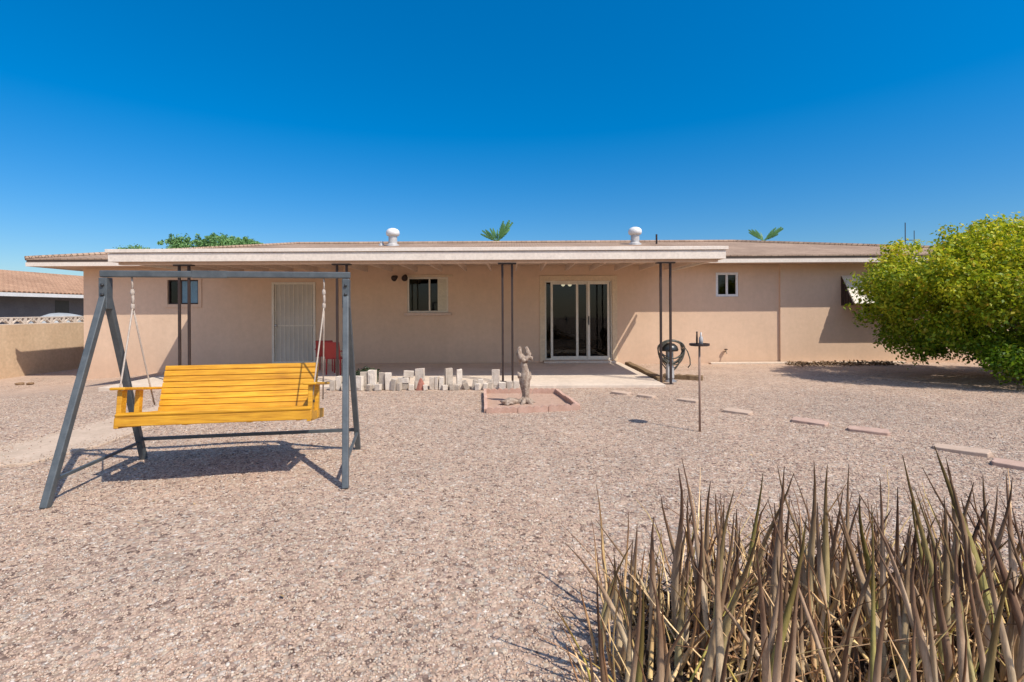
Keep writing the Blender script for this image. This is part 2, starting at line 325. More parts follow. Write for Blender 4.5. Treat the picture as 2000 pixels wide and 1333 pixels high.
# ------------------------------------------------------------------ mesh builder
class MB:
    def __init__(self): self.v = []; self.f = []
    def add(self, vs, fs):
        o = len(self.v); self.v += [tuple(p) for p in vs]; self.f += [tuple(i + o for i in q) for q in fs]
    def box(self, c, s, rot=None):
        hx, hy, hz = s[0] / 2, s[1] / 2, s[2] / 2
        vs = [Vector((x * hx, y * hy, z * hz)) for z in (-1, 1) for y in (-1, 1) for x in (-1, 1)]
        if rot is not None: vs = [rot @ p for p in vs]
        c = Vector(c)
        self.add([p + c for p in vs], [(0, 2, 3, 1), (4, 5, 7, 6), (0, 1, 5, 4), (2, 6, 7, 3), (0, 4, 6, 2), (1, 3, 7, 5)])
        return self
    def bb(self, x0, x1, y0, y1, z0, z1):
        return self.box(((x0 + x1) / 2, (y0 + y1) / 2, (z0 + z1) / 2), (abs(x1 - x0), abs(y1 - y0), abs(z1 - z0)))
    def bar(self, a, b, w, d=None, up=(0, 0, 1)):
        """square bar from a to b"""
        a, b = Vector(a), Vector(b); d = d or w
        z = (b - a); L = z.length; z.normalize()
        u = Vector(up)
        if abs(z.dot(u)) > 0.98: u = Vector((0, 1, 0))
        x = u.cross(z).normalized(); y = z.cross(x)
        rot = Matrix((x, y, z)).transposed()
        return self.box((a + b) / 2, (w, d, L), rot)
    def tube(self, pts, r, n=8, cap=True):
        pts = [Vector(p) for p in pts]
        rs = r if isinstance(r, (list, tuple)) else [r] * len(pts)
        rings = []; prev = None
        for i, p in enumerate(pts):
            t = (pts[min(i + 1, len(pts) - 1)] - pts[max(i - 1, 0)]).normalized()
            if prev is None:
                u = Vector((0, 0, 1)) if abs(t.z) < 0.9 else Vector((1, 0, 0))
                x = u.cross(t).normalized()
            else:
                x = (prev - t * prev.dot(t)).normalized()
            prev = x; y = t.cross(x)
            rings.append([p + (x * math.cos(2 * math.pi * k / n) + y * math.sin(2 * math.pi * k / n)) * rs[i] for k in range(n)])
        vs = [q for g in rings for q in g]; fs = []
        for i in range(len(pts) - 1):
            for k in range(n):
                k2 = (k + 1) % n
                fs.append((i * n + k, i * n + k2, (i + 1) * n + k2, (i + 1) * n + k))
        if cap:
            fs.append(tuple(reversed(range(n)))); fs.append(tuple((len(pts) - 1) * n + k for k in range(n)))
        self.add(vs, fs); return self
    def lathe(self, c, prof, n=20, axis=None):
        """profile [(r,z)] spun round z at c"""
        vs = []; fs = []
        for r, z in prof:
            for k in range(n):
                a = 2 * math.pi * k / n
                p = Vector((r * math.cos(a), r * math.sin(a), z))
                if axis is not None: p = axis @ p
                vs.append(p + Vector(c))
        for i in range(len(prof) - 1):
            for k in range(n):
                k2 = (k + 1) % n
                fs.append((i * n + k, i * n + k2, (i + 1) * n + k2, (i + 1) * n + k))
        fs.append(tuple(reversed(range(n)))); fs.append(tuple((len(prof) - 1) * n + k for k in range(n)))
        self.add(vs, fs); return self
    def quad(self, *p):
        self.add(p, [tuple(range(len(p)))]); return self
    def build(self, name, m, parent=None, bevel=0, smooth=False, jitter=0):
        me = bpy.data.meshes.new(name)
        vs = self.v
        if jitter: vs = [(p[0] + random.uniform(-jitter, jitter), p[1] + random.uniform(-jitter, jitter), p[2] + random.uniform(-jitter, jitter)) for p in vs]
        me.from_pydata(vs, [], self.f); me.update()
        bm = bmesh.new(); bm.from_mesh(me); bmesh.ops.recalc_face_normals(bm, faces=bm.faces); bm.to_mesh(me); bm.free()
        me.materials.append(m)
        o = bpy.data.objects.new(name, me); C.objects.link(o)
        if parent is not None: o.parent = parent
        if smooth:
            for p in me.polygons: p.use_smooth = True
        if bevel:
            bv = o.modifiers.new('Bevel', 'BEVEL'); bv.width = bevel; bv.segments = 2; bv.limit_method = 'ANGLE'
        return o

def np_mesh(name, verts, faces_flat, nper, m, parent=None, attr=None, smooth=False):
    """fast mesh from arrays; every face has nper corners"""
    me = bpy.data.meshes.new(name)
    nv = len(verts); nf = len(faces_flat) // nper
    me.vertices.add(nv); me.vertices.foreach_set('co', np.asarray(verts, np.float32).ravel())
    me.loops.add(nf * nper); me.loops.foreach_set('vertex_index', np.asarray(faces_flat, np.int32))
    me.polygons.add(nf); me.polygons.foreach_set('loop_start', np.arange(nf, dtype=np.int32) * nper)
    if smooth: me.polygons.foreach_set('use_smooth', np.ones(nf, bool))
    me.update(calc_edges=True)
    if attr is not None:
        a = me.attributes.new(attr[0], 'FLOAT', 'POINT'); a.data.foreach_set('value', np.asarray(attr[1], np.float32))
    me.materials.append(m)
    o = bpy.data.objects.new(name, me); C.objects.link(o)
    if parent is not None: o.parent = parent
    return o

def tag(o, label, cat, group=None):
    o['label'] = label; o['category'] = cat
    if group: o['group'] = group
    return o

def thing(name, label, cat, loc=(0, 0, 0), group=None, rot=None):
    o = bpy.data.objects.new(name, None); o.empty_display_size = 0.1; C.objects.link(o); o.location = loc
    if rot: o.rotation_euler = rot
    return tag(o, label, cat, group)

def world(o):
    m = Matrix.LocRotScale(o.location, o.rotation_euler, o.scale)
    return m if o.parent is None else world(o.parent) @ o.matrix_parent_inverse @ m

def keep(o, root):
    """parent a mesh built in world coordinates"""
    o.parent = root; o.matrix_parent_inverse = world(root).inverted()
    return o

# ------------------------------------------------------------------ camera and sun
cam_d = bpy.data.cameras.new('Camera'); cam = bpy.data.objects.new('Camera', cam_d); C.objects.link(cam)
cam.location = (0, 0, CAMZ); cam_d.lens = 18; cam_d.sensor_width = 36; cam_d.shift_y = -0.0308
cam.matrix_world = Matrix.Translation((0, 0, CAMZ)) @ Matrix.Rotation(R(90), 4, 'X') @ Matrix.Rotation(R(-0.3), 4, 'Z')
cam_d.clip_end = 2000; cam_d.clip_start = 0.05
SC.camera = cam
sun_d = bpy.data.lights.new('Sun', 'SUN'); sun = bpy.data.objects.new('Sun', sun_d); C.objects.link(sun)
sun_d.energy = 5.0; sun_d.angle = R(0.5); sun_d.color = (1.0, 0.945, 0.86)
sun.rotation_euler = SHADOW.to_track_quat('-Z', 'Y').to_euler()
SC.view_settings.view_transform = 'Standard'; SC.view_settings.look = 'None'; SC.view_settings.exposure = 0
SC.render.engine = 'CYCLES'

# ------------------------------------------------------------------ the setting
def axis_coords(lo, hi, dense_lo, dense_hi, step):
    a = list(np.arange(dense_lo, dense_hi + 1e-6, step))
    d = step; x = dense_hi
    while x < hi: d *= 1.6; x += d; a.append(min(x, hi))
    d = step; x = dense_lo
    while x > lo: d *= 1.6; x -= d; a.insert(0, max(x, lo))
    return np.array(a)

def build_ground():
    xs = axis_coords(-900, 900, -15, 15, 0.2); ys = axis_coords(-60, 1500, -2, 18, 0.2)
    X, Y = np.meshgrid(xs, ys); Z = gz(X, Y)
    nx, ny = len(xs), len(ys)
    idx = np.arange(nx * ny).reshape(ny, nx)
    f = np.stack([idx[:-1, :-1], idx[:-1, 1:], idx[1:, 1:], idx[1:, :-1]], -1).reshape(-1)
    o = np_mesh('ground', np.stack([X, Y, Z], -1).reshape(-1, 3), f, 4, M['ground'], smooth=True)
    o['kind'] = 'structure'
build_ground()

slab = MB().bb(-7.4, 2.74, 9.14, 13.1, -0.4, 0.045).build('patio', M['concrete'], bevel=0.01); slab['kind'] = 'structure'

def build_path():
    b = MB()
    pts_l = [(-5.05, 4.55), (-5.3, 5.3), (-5.22, 6.0), (-5.25, 7.0), (-5.2, 9.1)]
    pts_r = [(-4.45, 4.7), (-4.3, 5.35), (-4.36, 6.0), (-4.3, 7.0), (-4.3, 9.1)]
    n = len(pts_l)
    top = [(x, y, 0.016) for x, y in pts_l] + [(x, y, 0.016) for x, y in pts_r]
    bot = [(x, y, -0.08) for x, y, _ in top]
    fs = []
    for i in range(n - 1):
        fs += [(i, n + i, n + i + 1, i + 1), (2 * n + i, 2 * n + i + 1, i + 1, i), (n + i, 3 * n + i, 3 * n + i + 1, n + i + 1)]
    fs += [(0, 2 * n, 3 * n, n), (n - 1, 2 * n - 1, 4 * n - 1, 3 * n - 1)]
    b.add(top + bot, fs)
    o = b.build('path', M['path'], bevel=0.012); o['kind'] = 'structure'
build_path()

def build_gravel():
    n = 260000
    # stones thin out with distance, within the yard in front of the camera
    Y = 1.2 + (RNG.random(n) ** 1.35) * 7.6
    X = (RNG.random(n) * 2 - 1) * (1.15 * Y + 0.9)
    pj = RNG.normal(0, .16, n)
    ok = ~((X > -5.2 + pj) & (X < -4.38 - pj) & (Y > 4.72 + pj))
    # drifts and thin patches
    pat = np.sin(X * 1.9 + 1.3 * np.sin(Y * 1.1)) + np.sin(Y * 2.3 + 1.7 * np.sin(X * .9 + 2)) + .8 * np.sin(X * 4.1 + Y * 3.3)
    ok &= RNG.random(n) < np.clip(.95 - .28 * np.clip(pat - .6, 0, 2), .3, 1)
    X, Y = X[ok], Y[ok]; n = len(X)
    bm = bmesh.new(); bmesh.ops.create_icosphere(bm, subdivisions=1, radius=1.0)
    base = np.array([v.co[:] for v in bm.verts]); tri = np.array([[v.index for v in f.verts] for f in bm.faces]); bm.free()
    k = len(base)
    s = RNG.lognormal(math.log(0.0052), 0.28, n).clip(0.0035, 0.017)
    sc = np.stack([s * RNG.uniform(.8, 1.35, n), s * RNG.uniform(.7, 1.1, n), s * RNG.uniform(.45, .8, n)], -1)
    P = base[None] * (1 + RNG.uniform(-.28, .22, (n, k, 1))) * sc[:, None]
    a = RNG.uniform(0, 6.283, n); tl = RNG.normal(0, .35, n)
    ca, sa, ct, st = np.cos(a)[:, None], np.sin(a)[:, None], np.cos(tl)[:, None], np.sin(tl)[:, None]
    x, y, z = P[..., 0], P[..., 1], P[..., 2]
    y, z = y * ct - z * st, y * st + z * ct
    x, y = x * ca - y * sa, x * sa + y * ca
    onpath = (X > -5.3) & (X < -4.28) & (Y > 4.55)
    zc = np.where(onpath, np.maximum(gz(X, Y), .018), gz(X, Y)) + sc[:, 2] * 0.35
    V = np.stack([x + X[:, None], y + Y[:, None], z + zc[:, None]], -1).reshape(-1, 3)
    F = (tri[None] + (np.arange(n) * k)[:, None, None]).reshape(-1)
    o = np_mesh('gravel', V, F, 3, M['pebble'])
    o['kind'] = 'stuff'; o['label'] = 'loose pink and tan gravel covering the back yard'; o['category'] = 'gravel'
build_gravel()

# ------------------------------------------------------------------ the house
WY = 13.1                                    # back wall plane that faces the yard
EY = 12.5                                    # eave line
def wx(px, Y=WY): return (px - 1000) / 1000 * Y
def wz(px, py, Y=WY): return CAMZ - ((py + (px - 1000) * 0.0052) - 605) / 1000 * Y

house = thing('house', 'long tan stucco single storey house with brown hip roof and covered back patio', 'house', (0, 13.1, 0))
HX0, HX1, HY1 = -10.96, 13.3, 21.6
ops = dict(win_left=(-8.80, -8.02, 1.58, 2.20), sec=(-6.14, -5.02, 0.045, 2.13), win_mid=(-2.68, -1.63, 1.33, 2.24), slide=(0.84, 2.56, 0.10, 2.13), win_right=(5.22, 5.80, 1.70, 2.32), win_awning=(8.9, 10.3, 1.2, 2.15))

def wall_front(x0, x1, z0, z1, y, th, holes, nm):
    b = MB()
    xs = sorted({x0, x1} | {v for h in holes for v in h[:2]}); zs = sorted({z0, z1} | {v for h in holes for v in h[2:]})
    for i in range(len(xs) - 1):
        for j in range(len(zs) - 1):
            cx, cz = (xs[i] + xs[i + 1]) / 2, (zs[j] + zs[j + 1]) / 2
            if any(h[0] < cx < h[1] and h[2] < cz < h[3] for h in holes): continue
            for yy in (y, y + th):
                b.quad((xs[i], yy, zs[j]), (xs[i + 1], yy, zs[j]), (xs[i + 1], yy, zs[j + 1]), (xs[i], yy, zs[j + 1]))
    for h in holes:
        a, c, d, e = h
        b.quad((a, y, d), (a, y + th, d), (a, y + th, e), (a, y, e)); b.quad((c, y, d), (c, y + th, d), (c, y + th, e), (c, y, e))
        b.quad((a, y, d), (c, y, d), (c, y + th, d), (a, y + th, d)); b.quad((a, y, e), (c, y, e), (c, y + th, e), (a, y + th, e))
    return b
SPLIT = 6.84
b = wall_front(HX0, SPLIT, -0.6, 2.62, WY, 0.2, [ops[k] for k in ('win_left', 'sec', 'win_mid', 'slide', 'win_right')], 'wall')
b2 = wall_front(SPLIT, HX1, -0.6, 2.62, WY - 0.05, 0.25, [ops['win_awning']], 'wall')
b.add(b2.v, b2.f)
b.quad((SPLIT, WY - 0.05, -0.6), (SPLIT, WY, -0.6), (SPLIT, WY, 2.62), (SPLIT, WY - 0.05, 2.62))
b.bb(HX0, HX0 + 0.2, WY + 0.2, HY1, -0.6, 2.62); b.bb(HX1 - 0.2, HX1, WY + 0.2, HY1, -0.6, 2.62); b.bb(HX0 + 0.2, HX1 - 0.2, HY1 - 0.2, HY1, -0.6, 2.62)
keep(b.build('wall', M['stucco']), house)
# rooms behind the glass
keep(MB().bb(HX0 + 0.2, HX1 - 0.2, WY + 0.2, HY1 - 0.2, 0.0, 0.05).build('floor', M['carpet']), house)
bi = MB().bb(-0.9, -0.8, WY + 0.2, 17.6, 0.05, 2.5); bi.bb(4.4, 4.5, WY + 0.2, 17.6, 0.05, 2.5); bi.bb(-0.9, 4.5, 17.6, 17.7, 0.05, 2.5); bi.bb(-4.6, -4.5, WY + 0.2, 17.6, 0.05, 2.5); bi.bb(-7.2, -7.1, WY + 0.2, 17.6, 0.05, 2.5)
bi.bb(HX0 + 0.2, HX1 - 0.2, WY + 0.2, HY1 - 0.2, 2.5, 2.55)
keep(bi.build('interior_wall', M['interior']), house)

# hip roof: brown shingle deck with thickness, drip edge, white fascia, soffit
RX0, RX1, RY0, RY1 = -11.85, 14.1, EY, 22.2
RZ, RIDGE, RYM = 2.70, 3.66, 17.35
rl, rr = -7.3, 7.55
def hip(z0, inset, rz):
    x0, x1, y0, y1 = RX0 + inset, RX1 - inset, RY0 + inset, RY1 - inset
    return [(x0, y0, z0), (x1, y0, z0), (x1, y1, z0), (x0, y1, z0), (rl, RYM, rz), (rr, RYM, rz)]
top = hip(RZ, -0.02, RIDGE); bot = hip(RZ - 0.03, -0.02, RIDGE - 0.03)
b = MB(); b.add(top + bot, [(0, 1, 5, 4), (1, 2, 5), (2, 3, 4, 5), (3, 0, 4), (0, 6, 7, 1), (1, 7, 8, 2), (2, 8, 9, 3), (3, 9, 6, 0), (6, 10, 11, 7), (7, 11, 8), (8, 11, 10, 9), (9, 10, 6)])
# ridge and hip caps
for p, q in ((4, 5), (0, 4), (1, 5), (2, 5), (3, 4)):
    b.tube([Vector(top[p]) + Vector((0, 0, .01)), Vector(top[q]) + Vector((0, 0, .01))], 0.06, 6)
roof = keep(b.build('roof', M['shingle']), house)
def ring_box(bm_, x0, x1, y0, y1, z0, z1, t):
    bm_.bb(x0, x1, y0, y0 + t, z0, z1); bm_.bb(x0, x1, y1 - t, y1, z0, z1)
    bm_.bb(x0, x0 + t, y0 + t, y1 - t, z0, z1); bm_.bb(x1 - t, x1, y0 + t, y1 - t, z0, z1)
    return bm_
keep(ring_box(MB(), RX0, RX1, RY0, RY1, 2.612, RZ - 0.032, 0.04).build('drip_edge', M['edge_brown']), house)
keep(ring_box(MB(), RX0 - 0.012, RX1 + 0.012, RY0 - 0.012, RY1 + 0.012, 2.515, 2.609, 0.05).build('fascia', M['fascia']), house)
b = MB().bb(RX0 + 0.04, RX1 - 0.04, RY0 + 0.04, WY - 0.06, 2.53, 2.55); b.bb(RX0 + 0.04, HX0 - 0.003, WY - 0.058, RY1 - 0.04, 2.531, 2.551)
b.bb(HX1 + 0.003, RX1 - 0.04, WY - 0.058, RY1 - 0.04, 2.531, 2.551)
keep(b.build('soffit', M['soffit']), house)

# patio cover: flat deck, two-step fascia, ceiling boards
PX0, PX1, PY0 = -7.4, 3.93, 9.4
b = MB()
b.add([(PX0, PY0 + .03, 2.464), (PX1, PY0 + .03, 2.464), (PX1, 12.95, 2.66), (PX0, 12.95, 2.66), (PX0, PY0 + .03, 2.515), (PX1, PY0 + .03, 2.515), (PX1, 12.95, 2.775), (PX0, 12.95, 2.775)],
      [(0, 3, 2, 1), (4, 5, 6, 7), (0, 1, 5, 4), (1, 2, 6, 5), (2, 3, 7, 6), (3, 0, 4, 7)])
cover = keep(b.build('patio_cover', M['white']), house)
b = MB().bb(PX0 - .03, PX1 + .03, PY0 - 0.058, PY0 + .02, 2.475, 2.54)     # drip cap
b.bb(PX0 - .03, PX0 + .01, PY0 + .02, 12.45, 2.475, 2.53); b.bb(PX1 - .01, PX1 + .03, PY0 + .02, 12.45, 2.475, 2.53)
keep(b.build('cover_cap', M['fascia'], bevel=0.006), cover)
b = MB().bb(PX0 + .01, PX1 - .01, PY0 - .034, PY0 + .012, 2.31, 2.462)
b.bb(PX0 + .01, PX0 + .05, PY0 + .012, 12.45, 2.312, 2.462); b.bb(PX1 - .05, PX1 - .01, PY0 + .012, 12.45, 2.312, 2.462)
keep(b.build('cover_fascia', M['fascia'], bevel=0.004), cover)
keep(MB().bb(PX0 + .1, PX1 - .1, PY0 + .10, PY0 + .20, 2.265, 2.44).build('beam', M['soffit'], bevel=0.005), cover)
b = MB()
for i in range(19):
    x = PX0 + 0.3 + i * 0.6
    if x < PX1 - .1: b.bb(x - .02, x + .02, PY0 + .21, 12.4, 2.33, 2.45)
keep(b.build('rafter', M['soffit']), cover)

# wrought iron twin-bar posts
for px in (360, 668, 991, 1300):
    x = (px - 1000) / 1000 * 9.55; y = 9.55; z0 = 0.045 if x < 2.7 else -0.01
    b = MB()
    for s in (-.09, .09): b.bar((x + s, y, z0), (x + s, y, 2.255), 0.040)
    p = keep(b.build('patio_post', M['iron'], bevel=0.003), house)
    keep(MB().bb(x - .17, x + .17, y - .06, y + .06, 2.243, 2.264).build('top_plate', M['iron']), p)
    keep(MB().bb(x - .14, x + .14, y - .05, y + .05, z0 - .02, z0 + .012).build('base_plate', M['iron']), p)

def frame_rect(b, x0, x1, z0, z1, y0, y1, t):
    b.bb(x0, x0 + t, y0, y1, z0, z1); b.bb(x1 - t, x1, y0, y1, z0, z1); b.bb(x0 + t, x1 - t, y0, y1, z0, z0 + t); b.bb(x0 + t, x1 - t, y0, y1, z1 - t, z1)
    return b

def window(key, fm, gm, t=0.05, sill=None, trim=None, mull=0.5, blind=None, y=WY, bmat='blind'):
    x0, x1, z0, z1 = ops[key]
    b = frame_rect(MB(), x0 + .002, x1 - .002, z0 + .002, z1 - .002, y + .015, y + .09, t)
    xm = x0 + (x1 - x0) * mull
    b.bb(xm - t * .45, xm + t * .45, y + .02, y + .08, z0 + t, z1 - t)
    w = keep(b.build('window', fm, bevel=0.004), house)
    for a, c in ((x0 + t, xm - t * .45), (xm + t * .45, x1 - t)):
        keep(MB().bb(a, c, y + .05, y + .056, z0 + t, z1 - t).build('pane', gm), w)
    if trim:
        keep(frame_rect(MB(), x0 - .09, x1 + .09, z0 - .09, z1 + .09, y - .02, y + .012, .088).build('trim', trim, bevel=0.004), w)
    if sill:
        keep(MB().bb(x0 - .07, x1 + .09, y - .07, y + .013, z0 - .075, z0 - .002).build('sill', sill, bevel=0.006), w)
    if blind:
        for (a, c) in blind:
            bl = MB(); n = int((c - a) / .07)
            for i in range(n):
                bl.box((a + (i + .5) * (c - a) / n, y + .125, (z0 + z1) / 2), ((c - a) / n * .96, .006, z1 - z0 - .04), Matrix.Rotation(R(12), 3, 'Z'))
            keep(bl.build('blind', M[bmat]), w)
    return w
window('win_left', M['iron'], M['glass'], 0.03, trim=M['stucco'], mull=.42)
keep(MB().bb(-8.455, -8.052, WY + .030, WY + .044, 1.612, 2.168).build('panel', M['teal_reflection'], bevel=.003), [c for c in house.children if c.name.startswith('window')][-1])  # opaque panel painted as the teal reflection in the right sash
w = window('win_mid', M['cream'], M['glass'], 0.045, sill=M['soffit'], mull=0.54, blind=[(-2.64, -2.40)])
keep(MB().bb(-1.905, -1.672, WY + .028, WY + .042, 1.372, 2.198).build('panel', M['blind'], bevel=.003), w)
keep(MB().bb(-2.76, -1.52, WY - .03, WY + .012, 2.243, 2.30).build('head_trim', M['stucco_trim'], bevel=.004), w)
window('win_right', M['white'], M['glass'], 0.06, sill=None)
window('win_awning', M['white'], M['glass'], 0.05, y=WY - .05)

# awning over the window beside the citrus tree
b = MB()
ax0, ax1 = 8.40, 10.9; aw = [(13.045, 2.22), (12.54, 1.50)]
nsl = 9
for i in range(nsl):                                             # sloping overlapped slats
    t0, t1 = i / nsl, (i + 1) / nsl
    y0 = aw[0][0] + (aw[1][0] - aw[0][0]) * t0; y1 = aw[0][0] + (aw[1][0] - aw[0][0]) * t1
    z0 = aw[0][1] + (aw[1][1] - aw[0][1]) * t0; z1 = aw[0][1] + (aw[1][1] - aw[0][1]) * t1
    b.add([(ax0, y0, z0), (ax1, y0, z0), (ax1, y1, z1 + .012), (ax0, y1, z1 + .012), (ax0, y0, z0 - .01), (ax1, y0, z0 - .01), (ax1, y1, z1), (ax0, y1, z1)],
          [(0, 1, 2, 3), (4, 7, 6, 5), (0, 4, 5, 1), (1, 5, 6, 2), (2, 6, 7, 3), (3, 7, 4, 0)])
awn = keep(b.build('awning', M['cream']), house)
for x in (ax0 - .012, ax1 + .012):
    b = MB()
    for i in range(5):
        f0, f1 = i / 5, (i + .75) / 5
        yy0 = 13.04 - .49 * f0; yy1 = 13.04 - .49 * f1
        zt0 = 2.2 - .70 * f0; zt1 = 2.2 - .70 * f1
        b.add([(x - .008, yy0, zt0), (x - .008, yy1, zt1), (x - .008, yy1, 1.46), (x - .008, yy0, 1.46), (x + .008, yy0, zt0), (x + .008, yy1, zt1), (x + .008, yy1, 1.46), (x + .008, yy0, 1.46)],
              [(0, 1, 2, 3), (4, 7, 6, 5), (0, 4, 5, 1), (1, 5, 6, 2), (2, 6, 7, 3), (3, 7, 4, 0)])
    keep(b.build('side_panel', M['iron']), awn)

# barred security door
x0, x1, z0, z1 = ops['sec']
b = frame_rect(MB(), x0 + .002, x1 - .002, z0 + .002, z1 - .002, WY - .03, WY + .06, .06)
door = keep(b.build('security_door', M['cream'], bevel=0.005), house)
door['label'] = 'white barred security door'
b = MB(); n = 9
for i in range(n):
    x = x0 + .1 + i * (x1 - x0 - .2) / (n - 1); b.bar((x, WY - .005, z0 + .06), (x, WY - .005, z1 - .06), .014)
b.bb(x0 + .06, x1 - .06, WY - .018, WY + .004, 1.0, 1.035)
keep(b.build('grille', M['cream']), door)
m_, nt_, b_ = mat('grey mesh screen'); b_.inputs['Base Color'].default_value = (0.36, 0.34, 0.30, 1); b_.inputs['Roughness'].default_value = 0.7
f_ = noise_n(nt_, objco(nt_), 2, 3); nt_.links.new(ramp(nt_, f_, [(0.3, (0.50, 0.44, 0.36)), (0.7, (0.60, 0.53, 0.44))]), b_.inputs['Base Color'])
keep(MB().bb(x0 + .06, x1 - .06, WY + .03, WY + .04, z0 + .06, z1 - .06).build('screen', m_), door)
keep(MB().lathe((x0 + .12, WY - .03, 1.02), [(.012, 0), (.03, .01), (.03, .03), (.012, .045)], 10, Matrix.Rotation(R(90), 3, 'X')).build('handle', M['steel'], smooth=True), door)

# sliding glass door
x0, x1, z0, z1 = ops['slide']
b = frame_rect(MB(), x0 + .002, x1 - .002, z0 + .002, z1 - .002, WY + .01, WY + .12, .035)
sd = keep(b.build('sliding_door', M['cream'], bevel=0.004), house)
keep(MB().bb(x0 - .13, x0 - .001, WY - .025, WY + .008, 0.048, z1 + .13).bb(x1 + .001, x1 + .13, WY - .025, WY + .008, 0.048, z1 + .13).bb(x0 - .001, x1 + .001, WY - .024, WY + .007, z1 + .001, z1 + .129).build('trim', M['stucco_trim'], bevel=0.005), sd)
zz0, zz1 = z0 + .036, z1 - .036
for a, c, y in ((0.99, 1.70, WY + .035), (1.62, 1.97, WY + .075), (1.94, 2.50, WY + .035)):
    fr = keep(frame_rect(MB(), a, c, zz0, zz1, y - .015, y + .018, .058).build('sash', M['steel' if False else 'cream'], bevel=0.003), sd)
for a, c, y in ((1.035, 1.655, WY + .035), (1.665, 1.925, WY + .075), (1.985, 2.455, WY + .035), (.877, .988, WY + .075)):
    keep(MB().bb(a, c, y - .003, y + .003, zz0 + .045, zz1 - .045).build('pane', M['glass']), sd)
keep(MB().bb(1.95, 1.98, WY + .0, WY + .018, 1.0, 1.22).build('handle', M['iron'], bevel=0.004), sd)
keep(MB().bb(x0 - .05, x1 + .05, WY - .30, WY - .003, 0.047, 0.097).build('step', M['concrete'], bevel=0.008), sd)
keep(MB().bb(1.7, 2.2, 15.7, 16.4, 0.055, 0.10).build('rug', M['blind']), sd)
# room light with two lit bulbs, seen through the glass
lamp = keep(MB().lathe((1.62, 15.2, 2.5), [(.10, 0), (.10, -.03), (.02, -.05), (.02, -.26)], 12).bar((1.44, 15.2, 2.235), (1.80, 15.2, 2.235), .02).build('ceiling_lamp', M['steel']), house)
for s in (-.10, .10):
    keep(MB().lathe((1.62 + s, 15.2, 2.075), [(.01, .0), (.05, .025), (.065, .07), (.045, .12), (.02, .15)], 12).build('bulb', M['bulb'], smooth=True), lamp)

# roof vents with pale caps, a thin pipe, flashing, antenna mast
for px, r in ((768, 0.17), (1241, 0.17)):
    Y = 16.3; x = wx(px, Y); zb = RZ + (RIDGE - RZ) * (Y - RY0) / (RYM - RY0)
    v = keep(MB().lathe((x, Y, zb - .08), [(.21, 0), (.20, .10), (.135, .14), (.135, .40)], 20).build('roof_vent', M['galv'], smooth=False), house)
    keep(MB().lathe((x, Y, zb + .30), [(.155, 0), (.20, .03), (.215, .10), (.20, .17), (.15, .22), (.07, .25)], 20).build('cap', M['white'], smooth=True), v)
Y = 16.4; x = wx(746, Y); zb = RZ + (RIDGE - RZ) * (Y - RY0) / (RYM - RY0)
keep(MB().lathe((x, Y, zb - .03), [(.10, 0), (.09, .06), (.04, .10), (.04, .16)], 12).build('vent_pipe', M['galv']), house)
x = wx(1283, Y); keep(MB().lathe((x, Y, zb - .03), [(.03, 0), (.03, .34)], 10).build('vent_pipe', M['iron']), house)
b = MB().lathe((12.3, 16.0, 3.0), [(.014, 0), (.012, 1.05)], 8)
b.lathe((12.58, 16.0, 2.95), [(.011, 0), (.010, .85)], 8); b.bar((12.3, 16, 3.5), (12.58, 16, 3.5), .02)
keep(b.build('antenna', M['iron']), house)

# twin floodlight by the kitchen window, dome light on the patio ceiling
b = MB().lathe((-2.72, WY, 2.26), [(.05, 0), (.05, .03), (.02, .05), (.02, .09)], 12, Matrix.Rotation(R(90), 3, 'X'))
fl = keep(b.build('floodlight', M['iron'], smooth=True), house)
for sx in (-1, 1):
    rot = Matrix.Rotation(R(18 * sx), 3, 'Z') @ Matrix.Rotation(R(112), 3, 'X')
    keep(MB().lathe((-2.74 + sx * .09 - .09, WY - .09, 2.255), [(.03, 0), (.05, .05), (.075, .14), (.078, .16)], 14, rot).build('lamp_head', M['iron'], smooth=True), fl)
keep(MB().lathe((-1.4, 11.0, 2.505), [(.12, 0), (.115, -.025), (.10, -.055), (.05, -.085)], 18).build('dome_light', M['white'], smooth=True), house)
# outdoor tap on the wall
b = MB().tube([(5.44, WY, .30), (5.44, WY - .09, .30), (5.44, WY - .12, .25)], .014, 8)
tap = keep(b.build('faucet', M['stump'], smooth=True), house)
keep(MB().lathe((5.44, WY - .07, .315), [(.01, 0), (.01, .03), (.045, .032), (.045, .05), (.02, .055)], 12).build('handle', M['iron']), tap)
# pale footing strip at the foot of the sunlit wall
keep(MB().bb(5.0, 9.9, WY - .22, WY - .052, -0.1, 0.035).build('footing', M['concrete'], bevel=0.01), house)

